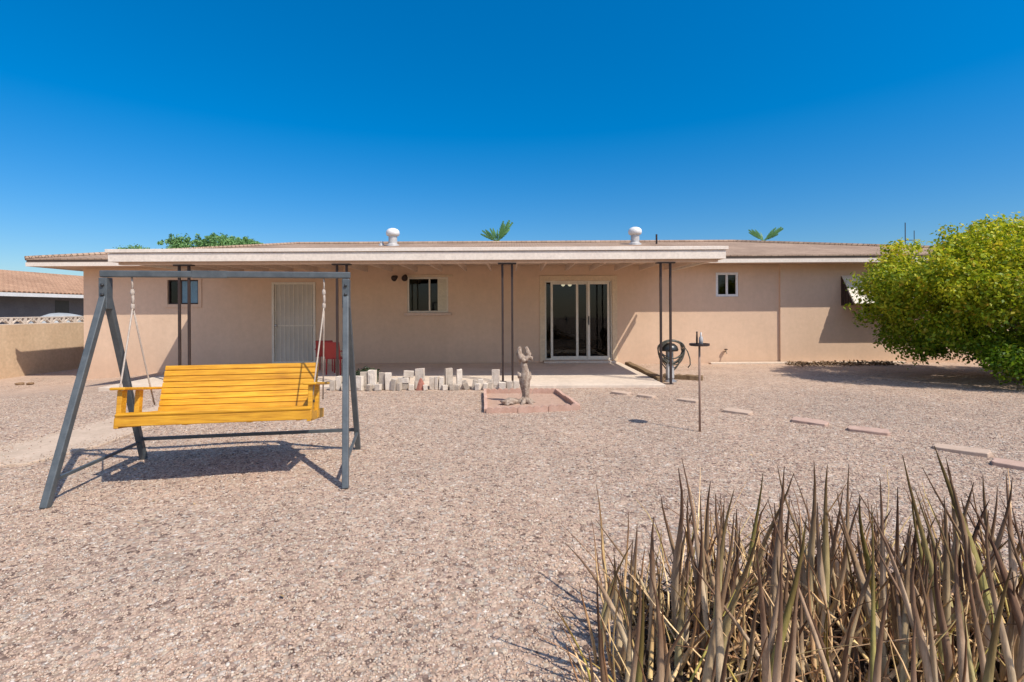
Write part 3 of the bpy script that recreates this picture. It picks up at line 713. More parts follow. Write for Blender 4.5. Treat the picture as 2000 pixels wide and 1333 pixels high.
# ------------------------------------------------------------------ swing frame and hanging bench
YAW = R(9.9); FC = Vector((-2.44, 4.44, 0))
fr = thing('swing_stand', 'grey square steel A-frame swing stand on the gravel', 'swing stand', FC, rot=(0, 0, YAW))
TZ = 1.715
MB().bar((-1.0, 0, TZ), (1.0, 0, TZ), .056).build('top_beam', M['swing_steel'], fr, bevel=0.008)
MB().bar((-.30, 0, TZ), (-.02, 0, TZ), .062).build('beam_sleeve', M['swing_steel'], fr, bevel=0.004)
def fgz(lx, ly):
    p = Matrix.Rotation(YAW, 3, 'Z') @ Vector((lx, ly, 0)) + FC
    return gzf(p.x, p.y)
for s in (-1, 1):
    b = MB().bb(s * .965 - .031, s * .965 + .031, -.045, .045, 1.42, TZ - .033)
    br = b.build('bracket', M['swing_steel'], fr, bevel=0.006)
    for z in (1.46, 1.54, 1.62):
        MB().lathe((s * .965, -.045, z), [(.014, 0), (.014, .012), (.006, .018)], 8, Matrix.Rotation(R(90), 3, 'X')).build('bolt', M['black'], br)
    for ly, lx in ((-.60, 1.035), (.62, .985)):
        foot = (s * lx, ly, fgz(s * lx, ly) + .0)
        lg = MB().bar((s * .965, -.025 if ly < 0 else .025, 1.52), foot, .056, .050, up=(1, 0, 0)).build('leg', M['swing_steel'], fr, bevel=0.006)
    # low side rail between the front and rear legs
    MB().bar((s * 1.025, -.545, .17), (s * .985, .565, .17), .024).build('side_rail', M['swing_steel'], fr, bevel=0.002)
MB().bar((-.985, .575, .195), (.985, .575, .195), .030).build('rear_rail', M['swing_steel'], fr, bevel=0.002)

TILT = R(-8)
BO = Vector((-2.44, 4.44, .552))
bench = thing('swing_bench', 'honey coloured slatted wooden bench hanging by ropes from the steel stand', 'swing bench', BO, rot=(TILT, 0, YAW))
BW = .685
b = MB()
for i in range(6):
    y0 = -.30 + i * .084; b.bb(-BW + .02, BW - .02, y0, y0 + .072, -.022, 0)
b.build('seat', M['wood'], bench, bevel=0.005)
for x in (-BW + .06, -.24, .24, BW - .06): MB().bb(x - .02, x + .02, -.302, .205, -.105, -.024).build('seat_rail', M['wood'], bench, bevel=0.004)
MB().bb(-.73, .73, -.335, -.304, -.098, -.022).build('front_apron', M['wood'], bench, bevel=0.006)
MB().box((0, -.322, -.006), (1.455, .042, .024), Matrix.Rotation(R(24), 3, 'X')).build('seat_lip', M['wood'], bench, bevel=0.008)
MB().bb(-BW + .03, BW - .03, .208, .232, -.10, -.024).build('rear_apron', M['wood'], bench, bevel=0.005)
rb = Matrix.Rotation(R(-13), 3, 'X')
b = MB()
zz = -.012
for i, hgt in enumerate((.047, .049, .049, .049, .049, .049, .049, .042)):
    c = Vector((0, .195, 0)) + rb @ Vector((0, 0, zz + hgt / 2))
    b.box(c, (2 * BW - .05, .032, hgt), rb); zz += hgt + .0045
back = b.build('backrest', M['wood'], bench, bevel=0.004)
for x in (-BW + .07, -.24, .24, BW - .07):
    c = Vector((x, .195, 0)) + rb @ Vector((0, .029, .175)); MB().box(c, (.045, .024, .41), rb).build('batten', M['wood'], back, bevel=0.003)
for s in (-1, 1):
    x = s * (BW + .028)
    arm = MB().bb(x - .055, x + .055, -.36, .27, .185, .208).build('arm', M['wood'], bench, bevel=0.008)
    b = MB()
    for y, w in ((-.28, .075), (-.03, .06)): MB().bb(x - .018, x + .018, y - w / 2, y + w / 2, -.10, .184).build('arm_post', M['wood'], arm, bevel=0.004)
    MB().bb(x - .020, x + .0135, -.333, .232, -.112, -.03).build('end_rail', M['wood'], bench, bevel=0.005)
    MB().lathe((x + s*.02, -.28, .05), [(.012, 0), (.012, .01)], 8, Matrix.Rotation(R(90), 3, 'Y')).build('bolt', M['black'], arm)
    # rope from the beam, knotted, forking to the front and rear of the arm
    F = Matrix.Translation(FC) @ Matrix.Rotation(YAW, 4, 'Z')
    Bm = Matrix.LocRotScale(BO, Euler((TILT, 0, YAW)), None)
    topp = F @ Vector((s * .77, 0, TZ - .02)); knot = F @ Vector((s * .77, .01, 1.56)); fork = F @ Vector((s * .77, .015, 1.44))
    b = MB()
    b.tube([topp, (topp + knot) / 2 + Vector((.004, 0, 0)), knot], .007, 8)
    b.lathe(knot, [(.008, .03), (.014, .018), (.018, .0), (.014, -.018), (.008, -.03)], 10)
    b.tube([knot, (knot + fork) / 2 + Vector((.004, 0, 0)), fork], .011, 8)
    b.lathe(fork, [(.010, .03), (.016, .012), (.016, -.012), (.009, -.03)], 10)
    for tx, ty in ((s * (BW + .045), -.30), (s * (BW + .03), .24)):
        e = Bm @ Vector((tx, ty, .10 if ty < 0 else .05))
        a = fork
        pts = [a.lerp(e, t) + Vector((0, 0, -.012 * math.sin(math.pi * t))) for t in (0, .25, .5, .75, 1)]
        b.tube(pts, .0065, 8)
    keep(b.build('rope', M['rope'], smooth=True), bench)

# ------------------------------------------------------------------ feeder pole
fx, fy = 2.15, 5.88; g0 = gzf(fx, fy)
fp = thing('bird_feeder', 'thin metal pole with a small round tray holding a little pale bottle', 'bird feeder', (fx, fy, g0))
MB().lathe((0, 0, 0), [(.014, -.05), (.012, .99)], 10).build('pole', M['rust'], fp, smooth=True)
MB().lathe((0, 0, .985), [(.10, 0), (.112, .006), (.112, .028), (.104, .028), (.10, .014)], 24).build('tray', M['iron'], fp)
MB().lathe((.018, .0, 1.0), [(.022, 0), (.024, .05), (.02, .08), (.009, .10), (.009, .14)], 14).build('bottle', M['galv'], fp, smooth=True)
MB().lathe((-.028, .0, 1.0), [(.010, 0), (.012, .07), (.008, .13), (.012, .15)], 8).build('perch', M['iron'], fp, smooth=True)

# ------------------------------------------------------------------ stepping slabs curving across the gravel
slabs = [(1212, 770, 'slabtan', .30, 'small dark tan stepping slab nearest the patio post, start of the curved row'),
         (1262, 777, 'slabtan', .26, 'second stepping slab from the patio, a small tan one between two others'),
         (1345, 785, 'slabtan', .30, 'flat tan stepping slab just behind the bird feeder pole'),
         (1440, 806, 'slabtan', .32, 'pale tan stepping slab just right of the bird feeder pole'),
         (1580, 826, 'slabpink', .36, 'pink stepping slab midway along the curved row, upper of two pink ones'),
         (1694, 844, 'slabpink', .36, 'pale pink stepping slab behind the middle of the spiky plant'),
         (1876, 882, 'slabtan', .40, 'broad sand coloured stepping slab behind the spiky plant tips'),
         (1995, 913, 'slabpink', .36, 'salmon pink stepping slab at the right edge of the photo')]
for px, py, mk, w, lab in slabs:
    dpt = CAMZ * 1000 / (py + (px - 1000) * .0052 - 605); x = wx(px, dpt); z = gzf(x, dpt)
    n = 16; pts = []
    for k in range(n):
        a = 2 * math.pi * k / n; e = (abs(math.cos(a)) ** 8 + abs(math.sin(a)) ** 8) ** -.125
        rr_ = w / 2 * e * random.uniform(.92, 1.04); pts.append((rr_ * math.cos(a) * 1.10, rr_ * math.sin(a) * .62))
    b = MB(); vs = [(p[0] * 1.0, p[1], -.03) for p in pts] + [(p[0], p[1], .030) for p in pts]
    b.add(vs, [tuple(reversed(range(n))), tuple(range(n, 2 * n))] + [(k, (k + 1) % n, n + (k + 1) % n, n + k) for k in range(n)])
    o = b.build('stepping_slab', M[mk], bevel=0.008); o.location = (x, dpt, z + .004); o.rotation_euler = (random.uniform(-.03, .03), random.uniform(-.03, .03), random.uniform(-.80, -.52))
    tag(o, lab, 'stepping slab', 'stepping slabs across the gravel')

# ------------------------------------------------------------------ stump in its scalloped bed
def build_stump():
    b = MB(); bx, by = .19, 7.65
    g = gzf(bx, by)
    b.tube([(bx - .01, by, g - .05), (bx, by, g + .06), (bx + .01, by, g + .16), (bx - .005, by, g + .30), (bx + .005, by, g + .42), (bx - .0, by, g + .52), (bx - .02, by, g + .60), (bx - .03, by, g + .67)],
           [.075, .055, .045, .075, .085, .06, .05, .065], 12)
    b.tube([(bx - .02, by, g + .63), (bx - .06, by - .01, g + .70), (bx - .085, by, g + .77), (bx - .08, by, g + .85)], [.06, .055, .045, .02], 10)
    b.tube([(bx - .02, by, g + .63), (bx + .03, by + .01, g + .69), (bx + .06, by, g + .74), (bx + .025, by, g + .86)], [.06, .055, .045, .018], 10)
    b.tube([(bx + .05, by, g + .70), (bx + .10, by - .02, g + .69), (bx + .115, by - .02, g + .65)], [.04, .03, .012], 8)
    b.tube([(bx + .02, by, g + .38), (bx - .07, by - .03, g + .42), (bx - .10, by - .03, g + .50)], [.05, .035, .012], 8)
    b.tube([(bx + .02, by, g + .30), (bx + .075, by - .02, g + .40), (bx + .07, by - .02, g + .48)], [.045, .03, .012], 8)
    for a in range(5):
        t = a * 1.3 + .4; b.tube([(bx, by, g + .08), (bx + .10 * math.cos(t), by + .10 * math.sin(t), g + .02), (bx + .20 * math.cos(t), by + .2 * math.sin(t), g - .02)], [.05, .035, .01], 7)
    v = []
    for p in b.v:
        n = noise.noise_vector(Vector(p) * 11) * .026 + noise.noise_vector(Vector(p) * 34) * .012; v.append((p[0] + n.x, p[1] + n.y, p[2] + n.z))
    b.v = v
    o = b.build('tree_stump', M['stump'], smooth=True)
    tag(o, 'weathered forked stump standing upright in the pink edged bed', 'stump')
build_stump()

def edging(x, y, rot, L, lab):
    """a short scalloped edging block, its row of scallops upward"""
    n = 4; b = MB(); w = L / n; prof = [(-L / 2, -.05)]
    for i in range(n):
        for k in range(7):
            t = k / 6; prof.append((-L / 2 + (i + t) * w, .062 + .026 * math.sin(math.pi * t)))
    prof.append((L / 2, -.05))
    m = len(prof); vs = [(p[0], -.022, p[1]) for p in prof] + [(p[0], .022, p[1]) for p in prof]
    b.add(vs, [tuple(range(m)), tuple(reversed(range(m, 2 * m)))] + [(k, (k + 1) % m, m + (k + 1) % m, m + k) for k in range(m)])
    o = b.build('edging_block', M['terracotta']); o.location = (x, y, gzf(x, y) + random.uniform(-.008, .006)); o.rotation_euler = (random.uniform(-.04, .04), random.uniform(-.02, .02), rot + random.uniform(-.015, .015))
    tag(o, lab, 'edging block', 'scalloped edging round the stump bed')
A, B_, Cc, D = Vector((-.36, 6.93)), Vector((.92, 7.12)), Vector((.74, 8.6)), Vector((-.46, 8.6))
for (P, Q, n, nm, names) in ((A, B_, 3, 'front', ['left', 'middle', 'right']), (D, Cc, 3, 'back', ['left', 'middle', 'right']), (A, D, 4, 'left', ['nearest', 'second', 'third', 'farthest']), (B_, Cc, 4, 'right', ['nearest', 'second', 'third', 'farthest'])):
    for i in range(n):
        p = P.lerp(Q, (i + .5) / n); d = (Q - P)
        edging(p.x, p.y, math.atan2(d.y, d.x), d.length / n - .008, 'pink scalloped edging block on the %s side of the stump bed, the %s one' % (nm, names[i]))
# pinkish bare soil inside the bed
v = [(-.34, 6.96, .0), (.9, 7.14, .0), (.72, 8.57, .0), (-.44, 8.57, .0)]
b = MB(); b.add([(p[0], p[1], gzf(p[0], p[1]) + .006) for p in v] + [(p[0], p[1], -.1) for p in v], [(0, 1, 2, 3), (0, 4, 5, 1), (1, 5, 6, 2), (2, 6, 7, 3), (3, 7, 4, 0)])
o = b.build('bed_soil', rough_mat('pink soil', (0.44, 0.28, 0.20), (0.55, 0.37, 0.27), 14, 0.95, 50, 0.8, 0.02, spec=0.1)); o['kind'] = 'structure'
# flat grey rock lying in the bed
def rock(name, x, y, s, m, lab, cat='rock', seed=0, z=None, group=None):
    bm = bmesh.new(); bmesh.ops.create_icosphere(bm, subdivisions=2, radius=1)
    for v_ in bm.verts:
        n = noise.noise(v_.co * 1.3 + Vector((seed * 3.1, 0, 0))); v_.co = Vector((v_.co.x * s[0], v_.co.y * s[1], v_.co.z * s[2])) * (1 + .45 * n)
    me = bpy.data.meshes.new(name); bm.to_mesh(me); bm.free(); me.materials.append(m)
    o = bpy.data.objects.new(name, me); C.objects.link(o); o.location = (x, y, (gzf(x, y) if z is None else z) + s[2] * .6); o.rotation_euler = (0, 0, seed)
    tag(o, lab, cat, group); return o
rock('flat_rock', -.03, 7.62, (.20, .10, .045), M['stump'], 'flat brown rock lying in the bed left of the stump', seed=1, z=.008)
b = MB(); k = 7; base_ = [(.10 * math.cos(2 * math.pi * i / k) * random.uniform(.85, 1.1), .05 * math.sin(2 * math.pi * i / k), -.01) for i in range(k)]
mid_ = [(p[0] * .62 + .01, p[1] * .8, .12 + random.uniform(-.015, .015)) for p in base_]
b.add(base_ + mid_ + [(.012, 0, .225), (-.02, .01, .20)], [tuple(reversed(range(k)))] + [(i, (i + 1) % k, k + (i + 1) % k, k + i) for i in range(k)] + [(k + i, k + (i + 1) % k, 2 * k if i in (0, 1, 5, 6) else 2 * k + 1) for i in range(k)] + [(k + 2, 2 * k, 2 * k + 1), (k + 5, 2 * k + 1, 2 * k)])
o = b.build('red_rock', M['paver_red'], bevel=.006); o.location = (-1.60, 8.93, gzf(-1.6, 8.93)); tag(o, 'reddish pointed rock leaning in the block row along the patio edge', 'rock')
for i, (px, lab) in enumerate(((38, 'small brown stone at the foot of the side block wall, left one'), (58, 'small brown stone at the foot of the side block wall, right one'))):
    Y = 12.2; rock('stone', wx(px, Y), Y, (.09, .06, .04), M['drybrown'], lab, 'stone', 7 + i, group='stones by the side wall')

# ------------------------------------------------------------------ loose pale blocks along the patio edge
Yb = 9.02
blk = []   # (px centre, width m, height m, y offset, tilt, base height)
specs = [(649, .10, .17, 0, 0, 0), (661, .09, .24, .03, 0, 0), (686, .10, .24, 0, 3, 0), (701, .15, .25, 0, 0, 0), (711, .14, .32, .05, 0, 0), (728, .13, .35, .02, -3, 0), (746, .12, .30, .05, 2, 0), (758, .11, .30, 0, 0, 0), (769, .10, .20, -.05, 4, 0),
         (786, .20, .11, .03, 0, 0), (788, .19, .10, .03, 0, .112), (797, .17, .12, .03, 5, .214), (818, .16, .14, .09, 0, 0), (820, .15, .22, .09, 0, .142),
         (843, .07, .22, 0, 0, 0), (852, .06, .23, .01, 0, 0), (861, .07, .22, 0, 2, 0), (876, .13, .37, .04, 0, 0), (897, .10, .35, .04, -1, 0), (868, .10, .09, -.07, 0, 0), (890, .12, .10, -.06, 4, 0),
         (912, .09, .13, 0, -18, 0), (926, .10, .17, 0, 10, 0), (940, .09, .18, 0, -6, 0), (953, .10, .13, 0, 14, 0), (968, .135, .34, .04, 0, 0), (672, .10, .12, -.06, 0, 0), (720, .09, .11, -.07, 6, 0), (739, .10, .12, -.08, -4, 0), (779, .08, .13, -.07, 0, 0), (803, .09, .10, -.08, 3, 0), (830, .07, .10, -.11, 0, 0), (881, .07, .12, -.08, 0, 0), (905, .08, .16, .05, 0, 0), (933, .08, .11, -.07, 0, 0), (947, .07, .12, -.07, 5, 0), (959, .07, .17, .03, 0, 0), (981, .12, .13, -.04, 0, 0), (994, .11, .145, -.04, 0, 0), (1007, .10, .15, -.04, 0, 0)]
labs = ['short pale block at the left end of the patio edge row, beside the bench', 'pale block standing just left of the swing stand leg', 'narrow pale block standing between the swing stand legs', 'wide pale block standing between the swing stand legs', 'tall pale block behind the rear swing stand leg', 'tall pale block first to the right of the rear stand leg', 'pale block second to the right of the rear stand leg', 'pale block third to the right of the rear stand leg', 'low tilted block in front of the taller ones right of the stand leg',
        'bottom block of the three stacked flat left of the red rock', 'middle block of the three stacked flat left of the red rock', 'tilted top block of the three stacked flat left of the red rock', 'lower block of the two stacked behind the red rock', 'upper block of the two stacked behind the red rock',
        'thin pale block standing first to the right of the red rock', 'thin pale block standing second to the right of the red rock', 'thin pale block standing third to the right of the red rock', 'tallest wide white block standing upright in the middle of the row', 'tall narrow white block standing right of the tallest one', 'small low block lying before the tallest white block', 'small tilted block lying before the tall narrow white block',
        'leaning small block first of the jumbled low ones', 'low block second of the jumbled low ones', 'low block third of the jumbled low ones', 'leaning low block last of the jumbled ones, before the single tall one', 'single tall white block standing near the stump', 'low block at the foot of the row between the bench and the stand leg', 'low block at the foot of the tallest blocks right of the stand leg', 'second low block at the foot of the blocks right of the stand leg', 'low block just left of the three stacked flat', 'low block in front of the three stacked flat', 'low block before the red rock', 'low block between the tallest and the tall narrow white blocks', 'slim block behind the first jumbled low one', 'low block before the second and third jumbled ones', 'low block before the third jumbled one, near the single tall one', 'slim block just left of the single tall one', 'short block first to the right of the single tall one', 'short block second to the right of the single tall one', 'short block at the right end of the row, beside the stump']
for (px, w, h, dy, tl, zb), lab in zip(specs, labs):
    Y = Yb + dy; x = wx(px, Y)
    b = MB().box((0, 0, h / 2), (w, .09, h))
    if w > .12 and h > .2:                                       # moulded recess on the face
        b.box((0, -.047, h / 2), (w * .5, .008, h * .6))
    o = b.build('edging_brick', M['paver'], bevel=0.008, jitter=.007)
    o.location = (x, Y, gzf(x, Y) + zb + .002); o.rotation_euler = (0, R(tl), R(random.uniform(-22, 22)))
    tag(o, lab, 'block', 'pale blocks along the patio edge')

# dark low plant behind the blocks
def leaf_cloud(P, Nn, size, rng, aspect=.5, fold=.25):
    """diamond leaves at points P facing Nn"""
    n = len(P)
    u = rng.normal(size=(n, 3)); u -= Nn * (u * Nn).sum(1, keepdims=True); u /= np.linalg.norm(u, axis=1, keepdims=True) + 1e-9
    w = np.cross(Nn, u); s = size[:, None]
    v0 = P - u * s * .5; v2 = P + u * s * .5; mid = P + Nn * s * fold * .3
    v1 = mid + w * s * aspect * .5 ; v3 = mid - w * s * aspect * .5
    V = np.stack([v0, v1, v2, v3], 1).reshape(-1, 3)
    F = np.arange(n * 4)
    return V, F

def unit(n, rng):
    d = rng.normal(size=(n, 3)); return d / np.linalg.norm(d, axis=1, keepdims=True)

def lobed_crown(centers, n, rng, size, shell=.55, up=.35):
    c = np.array([q[:3] for q in centers]); r = np.array([q[3] if len(q) == 4 else q[3] for q in centers])
    wgt = r ** 2 / (r ** 2).sum(); k = rng.choice(len(c), n, p=wgt)
    d = unit(n, rng); rad = r[k] * (shell + (1 - shell) * rng.random(n) ** .6) * (1 + .18 * rng.normal(size=n))
    P = c[k] + d * rad[:, None] * np.array([1, 1, .85])
    nn = d * .6 + rng.normal(size=(n, 3)) * .5 + np.array([0, 0, up]); nn /= np.linalg.norm(nn, axis=1, keepdims=True)
    return P, nn, rng.uniform(size[0], size[1], n)

r_ = np.random.default_rng(3)
P, Nn, S = lobed_crown([(0, 0, .16, .14), (.16, .05, .12, .12), (-.12, .05, .13, .11)], 420, r_, (.05, .10))
V, F = leaf_cloud(P, Nn, S, r_)
o = np_mesh('low_plant', V + np.array([wx(715, 9.6), 9.6, .05]), F, 4, M['dark_plant']); tag(o, 'dark low leafy plant on the patio behind the pale blocks', 'plant')

# ------------------------------------------------------------------ red patio chairs
def red_chair(x, y, rot, lab):
    t = thing('patio_chair', lab, 'chair', (x, y, .046), group='red patio chairs', rot=(0, 0, rot))
    t.scale = (.82, .82, .82)
    MB().box((0, 0, .42), (.46, .44, .03)).build('seat', M['red'], t, bevel=.01)
    b = MB(); rr2 = Matrix.Rotation(R(-10), 3, 'X')
    b.box((0, .25, .64), (.44, .022, .42), rr2)
    b.build('backrest', M['red'], t, bevel=.012)
    for sx in (-.2, .2):
        for sy in (-.19, .2): MB().bar((sx, sy, 0), (sx * .95, sy * .95, .41), .03).build('leg', M['red'], t)
        MB().bb(sx * 1.12 - .025, sx * 1.12 + .025, -.2, .26, .60, .625).bar((sx * 1.12, -.18, .42), (sx * 1.12, -.18, .60), .03).build('arm', M['red'], t)
red_chair(-4.18, 11.5, R(190), 'red patio chair seen past the ropes, left of the stand leg')
red_chair(-3.72, 10.9, R(168), 'red patio chair partly behind the right front leg of the swing stand')

# ------------------------------------------------------------------ kettle grill, hose, timbers by the right patio post
gx, gy = 3.03, 9.86; gg = gzf(gx, gy)
gr = thing('hose_stand', 'grey metal hose pedestal with black domed cap behind the right patio post', 'hose stand', (gx, gy, gg))
MB().lathe((0, 0, 0), [(.13, -.02), (.13, .02), (.075, .05), (.070, .60), (.08, .62)], 20).build('pedestal', M['steel'], gr, smooth=False)
MB().lathe((0, 0, .622), [(.155, -.03), (.165, .0), (.145, .06), (.09, .11), (.02, .125)], 22).build('cap', M['black'], gr, smooth=True)
MB().bb(-.06, .06, -.088, -.066, .08, .30).build('panel', M['galv'], gr, bevel=.004)
MB().tube([(-.02, -.09, .38), (-.02, -.15, .38), (-.02, -.16, .33)], .013, 8).build('tap', M['black'], gr, smooth=True)
b = MB(); pts = []
hr = np.random.default_rng(4)
for k in range(9):                                               # loops draped over the cap, hanging unevenly either side
    wv = .17 + .065 * hr.random(); dl = .14 + .30 * hr.random(); oy = .017 * (k - 6)
    for i in range(24):
        a = 2 * math.pi * i / 24
        r_x = wv * math.cos(a); up = math.sin(a)
        pts.append((gx + .03 + r_x + .01 * math.sin(3 * a + k), gy + oy - .0 + .02 * math.sin(2 * a + k), gg + .63 + (.165 * up if up > 0 else dl * up) + .012 * math.sin(a * 2 + k)))
pts += [(gx + .27, gy, gg + .70), (gx + .34, gy - .02, gg + .58), (gx + .385, gy - .02, gg + .44), (gx + .39, gy - .02, gg + .33), (gx + .345, gy - .02, gg + .27)]
b.tube(pts, .0115, 7)
o = b.build('garden_hose', M['hose'], smooth=True); tag(o, 'coiled garden hose draped over the black capped pedestal, its end dangling', 'hose')

def timber(x0, y0, x1, y1, w, h, lab):
    b = MB(); n = 10; L = math.hypot(x1 - x0, y1 - y0)
    rings = []
    vs = []; fs = []
    for i in range(n + 1):
        t = i / n
        for (a, c) in ((-.5, 0), (.5, 0), (.5, 1), (-.5, 1)):
            vs.append((a * w + random.uniform(-.012, .012), (t - .5) * L, c * h - .02 + random.uniform(-.012, .012)))
    for i in range(n):
        for k in range(4): fs.append((i * 4 + k, i * 4 + (k + 1) % 4, (i + 1) * 4 + (k + 1) % 4, (i + 1) * 4 + k))
    fs += [(3, 2, 1, 0), (n * 4, n * 4 + 1, n * 4 + 2, n * 4 + 3)]
    b.add(vs, fs)
    o = b.build('timber_edging', M['timber'], bevel=.012); x, y = (x0 + x1) / 2, (y0 + y1) / 2
    o.location = (x, y, gzf(x, y)); o.rotation_euler = (0, 0, math.atan2(y1 - y0, x1 - x0) - R(90)); tag(o, lab, 'timber', 'weathered timbers by the patio')
timber(2.83, 9.75, 2.86, 12.7, .14, .12, 'long rough timber lying along the right side of the patio slab')
timber(3.05, 10.35, 3.72, 10.0, .12, .11, 'short dark timber lying on the ground beside the hose pedestal')

# dry leaf litter by the sunlit wall
r2 = np.random.default_rng(21)
n = 900; Y = r2.normal(12.55, .16, n); X = r2.uniform(6.8, 9.4, n); P = np.stack([X, Y, gz(X, Y) + r2.random(n) * .07 + .01], -1)
Nn = r2.normal(size=(n, 3)) * .5 + np.array([0, 0, 1]); Nn /= np.linalg.norm(Nn, axis=1, keepdims=True)
V, F = leaf_cloud(P, Nn, r2.uniform(.05, .10, n), r2)
o = np_mesh('leaf_litter', V, F, 4, M['drybrown']); o['kind'] = 'stuff'; o['label'] = 'dry brown leaves heaped along the foot of the sunlit wall'; o['category'] = 'leaf litter'

n = 120; Y = r2.uniform(1.6, 9, n); X = r2.uniform(-1, 1, n) * (1.05 * Y + .4)
P = np.stack([X, Y, gz(X, Y) + .012], -1); Nn = r2.normal(size=(n, 3)) * .3 + np.array([0, 0, 1]); Nn /= np.linalg.norm(Nn, axis=1, keepdims=True)
V, F = leaf_cloud(P, Nn, r2.uniform(.02, .045, n), r2)
o = np_mesh('fallen_leaves', V, F, 4, rough_mat('tan leaf bits', (0.40, 0.25, 0.12), (0.56, 0.40, 0.22), 20, 0.9, 40, 0.3, 0.005, island=0.7, spec=0.1)); o['kind'] = 'stuff'; o['label'] = 'small dry tan leaf bits scattered over the gravel'; o['category'] = 'leaf litter'

# ------------------------------------------------------------------ side block wall with pierced top course, neighbour's house
sw = thing('block_wall', 'tan side boundary wall with a row of pierced blocks along its top', 'wall', (-13.3, 14, -.33))
keep(MB().bb(-13.42, -13.27, 6, 24, -.7, 1.06).build('wall_body', M['blockwall']), sw)
b = MB()
for i in range(45):                                              # each pierced block: frame with an X of webs
    y0 = 6 + i * .4; y1 = y0 + .39
    b.bb(-13.40, -13.29, y0, y1, 1.062, 1.085); b.bb(-13.40, -13.29, y0, y1, 1.235, 1.265)
    b.bb(-13.40, -13.29, y0, y0 + .03, 1.085, 1.235); b.bb(-13.40, -13.29, y1 - .03, y1, 1.085, 1.235)
    ym = (y0 + y1) / 2
    b.bar((-13.345, y0 + .03, 1.085), (-13.345, ym, 1.235), .03, .105, up=(1, 0, 0)); b.bar((-13.345, ym, 1.235), (-13.345, y1 - .03, 1.085), .03, .105, up=(1, 0, 0))
    b.bar((-13.345, y0 + .10, 1.235), (-13.345, ym, 1.15), .025, .10, up=(1, 0, 0)); b.bar((-13.345, ym, 1.15), (-13.345, y1 - .10, 1.235), .025, .10, up=(1, 0, 0))
keep(b.build('pierced_course', M['breeze']), sw)

nh = thing('neighbour_house', 'low house with orange tiled roof beyond the side boundary wall', 'house', (-24, 22, -.4))
keep(MB().bb(-28.2, -19.9, 14, 36, -.6, 2.2).build('wall', M['neigh_wall']), nh)
b = MB(); e = 2.2
tp = [(-18.9, 13, e), (-18.9, 37, e), (-29.2, 37, e), (-29.2, 13, e), (-24, 13, 3.4), (-24, 37, 3.4)]
bt = [(p[0], p[1], p[2] - .05) for p in tp]
b.add(tp + bt, [(0, 1, 5, 4), (2, 3, 4, 5), (0, 4, 3), (1, 2, 5), (6, 10, 11, 7), (8, 11, 10, 9), (0, 6, 7, 1), (2, 8, 9, 3), (6, 9, 10), (7, 11, 8)])
keep(b.build('roof', M['tile_orange']), nh)
keep(MB().bb(-18.96, -18.9, 13, 37, 2.0, 2.14).build('fascia', M['white']), nh)
keep(MB().bb(-19.9, -18.97, 13, 37, 2.06, 2.09).build('soffit', M['neigh_wall']), nh)
keep(MB().bb(-19.93, -19.895, 22.3, 23.0, 1.0, 1.9).build('window', M['black']), nh)

# pale canvas covered heap behind the wall
b = MB(); nx_, ny_ = 16, 12; vs = []
for i in range(nx_ + 1):
    for j in range(ny_ + 1):
        u, v_ = i / nx_ * 2 - 1, j / ny_ * 2 - 1
        h = (max(0, 1 - abs(u) ** 2.6) * max(0, 1 - abs(v_) ** 2.6)) ** .5
        vs.append((u * .9, v_ * 1.3, -.3 + h * 1.66 + .04 * noise.noise(Vector((u * 3, v_ * 3, 1)))))
fs = [(i * (ny_ + 1) + j, (i + 1) * (ny_ + 1) + j, (i + 1) * (ny_ + 1) + j + 1, i * (ny_ + 1) + j + 1) for i in range(nx_) for j in range(ny_)]
b.add(vs, fs); o = b.build('covered_heap', M['tarp'], smooth=True); o.location = (-15.2, 17.3, 0); tag(o, 'pale canvas covered heap showing over the top of the side wall', 'covered heap')

# ------------------------------------------------------------------ trees
def tree(name, lab, base, lobes, n, size, m, rng, trunk_r, limbs, group=None, cat='tree', shell=.55):
    t = thing(name, lab, cat, base, group)
    b = MB()
    for pts, r0, r1 in limbs:
        k = len(pts); b.tube([Vector(p) + Vector(base) for p in pts], [r0 + (r1 - r0) * i / (k - 1) for i in range(k)], 9)
    keep(b.build('trunk', M['bark'], smooth=True), t)
    P, Nn, S = lobed_crown(lobes, n, rng, size, shell); V, F = leaf_cloud(P + np.array(base), Nn, S, rng, .55)
    keep(np_mesh('crown', V, F, 4, m), t)
    return t

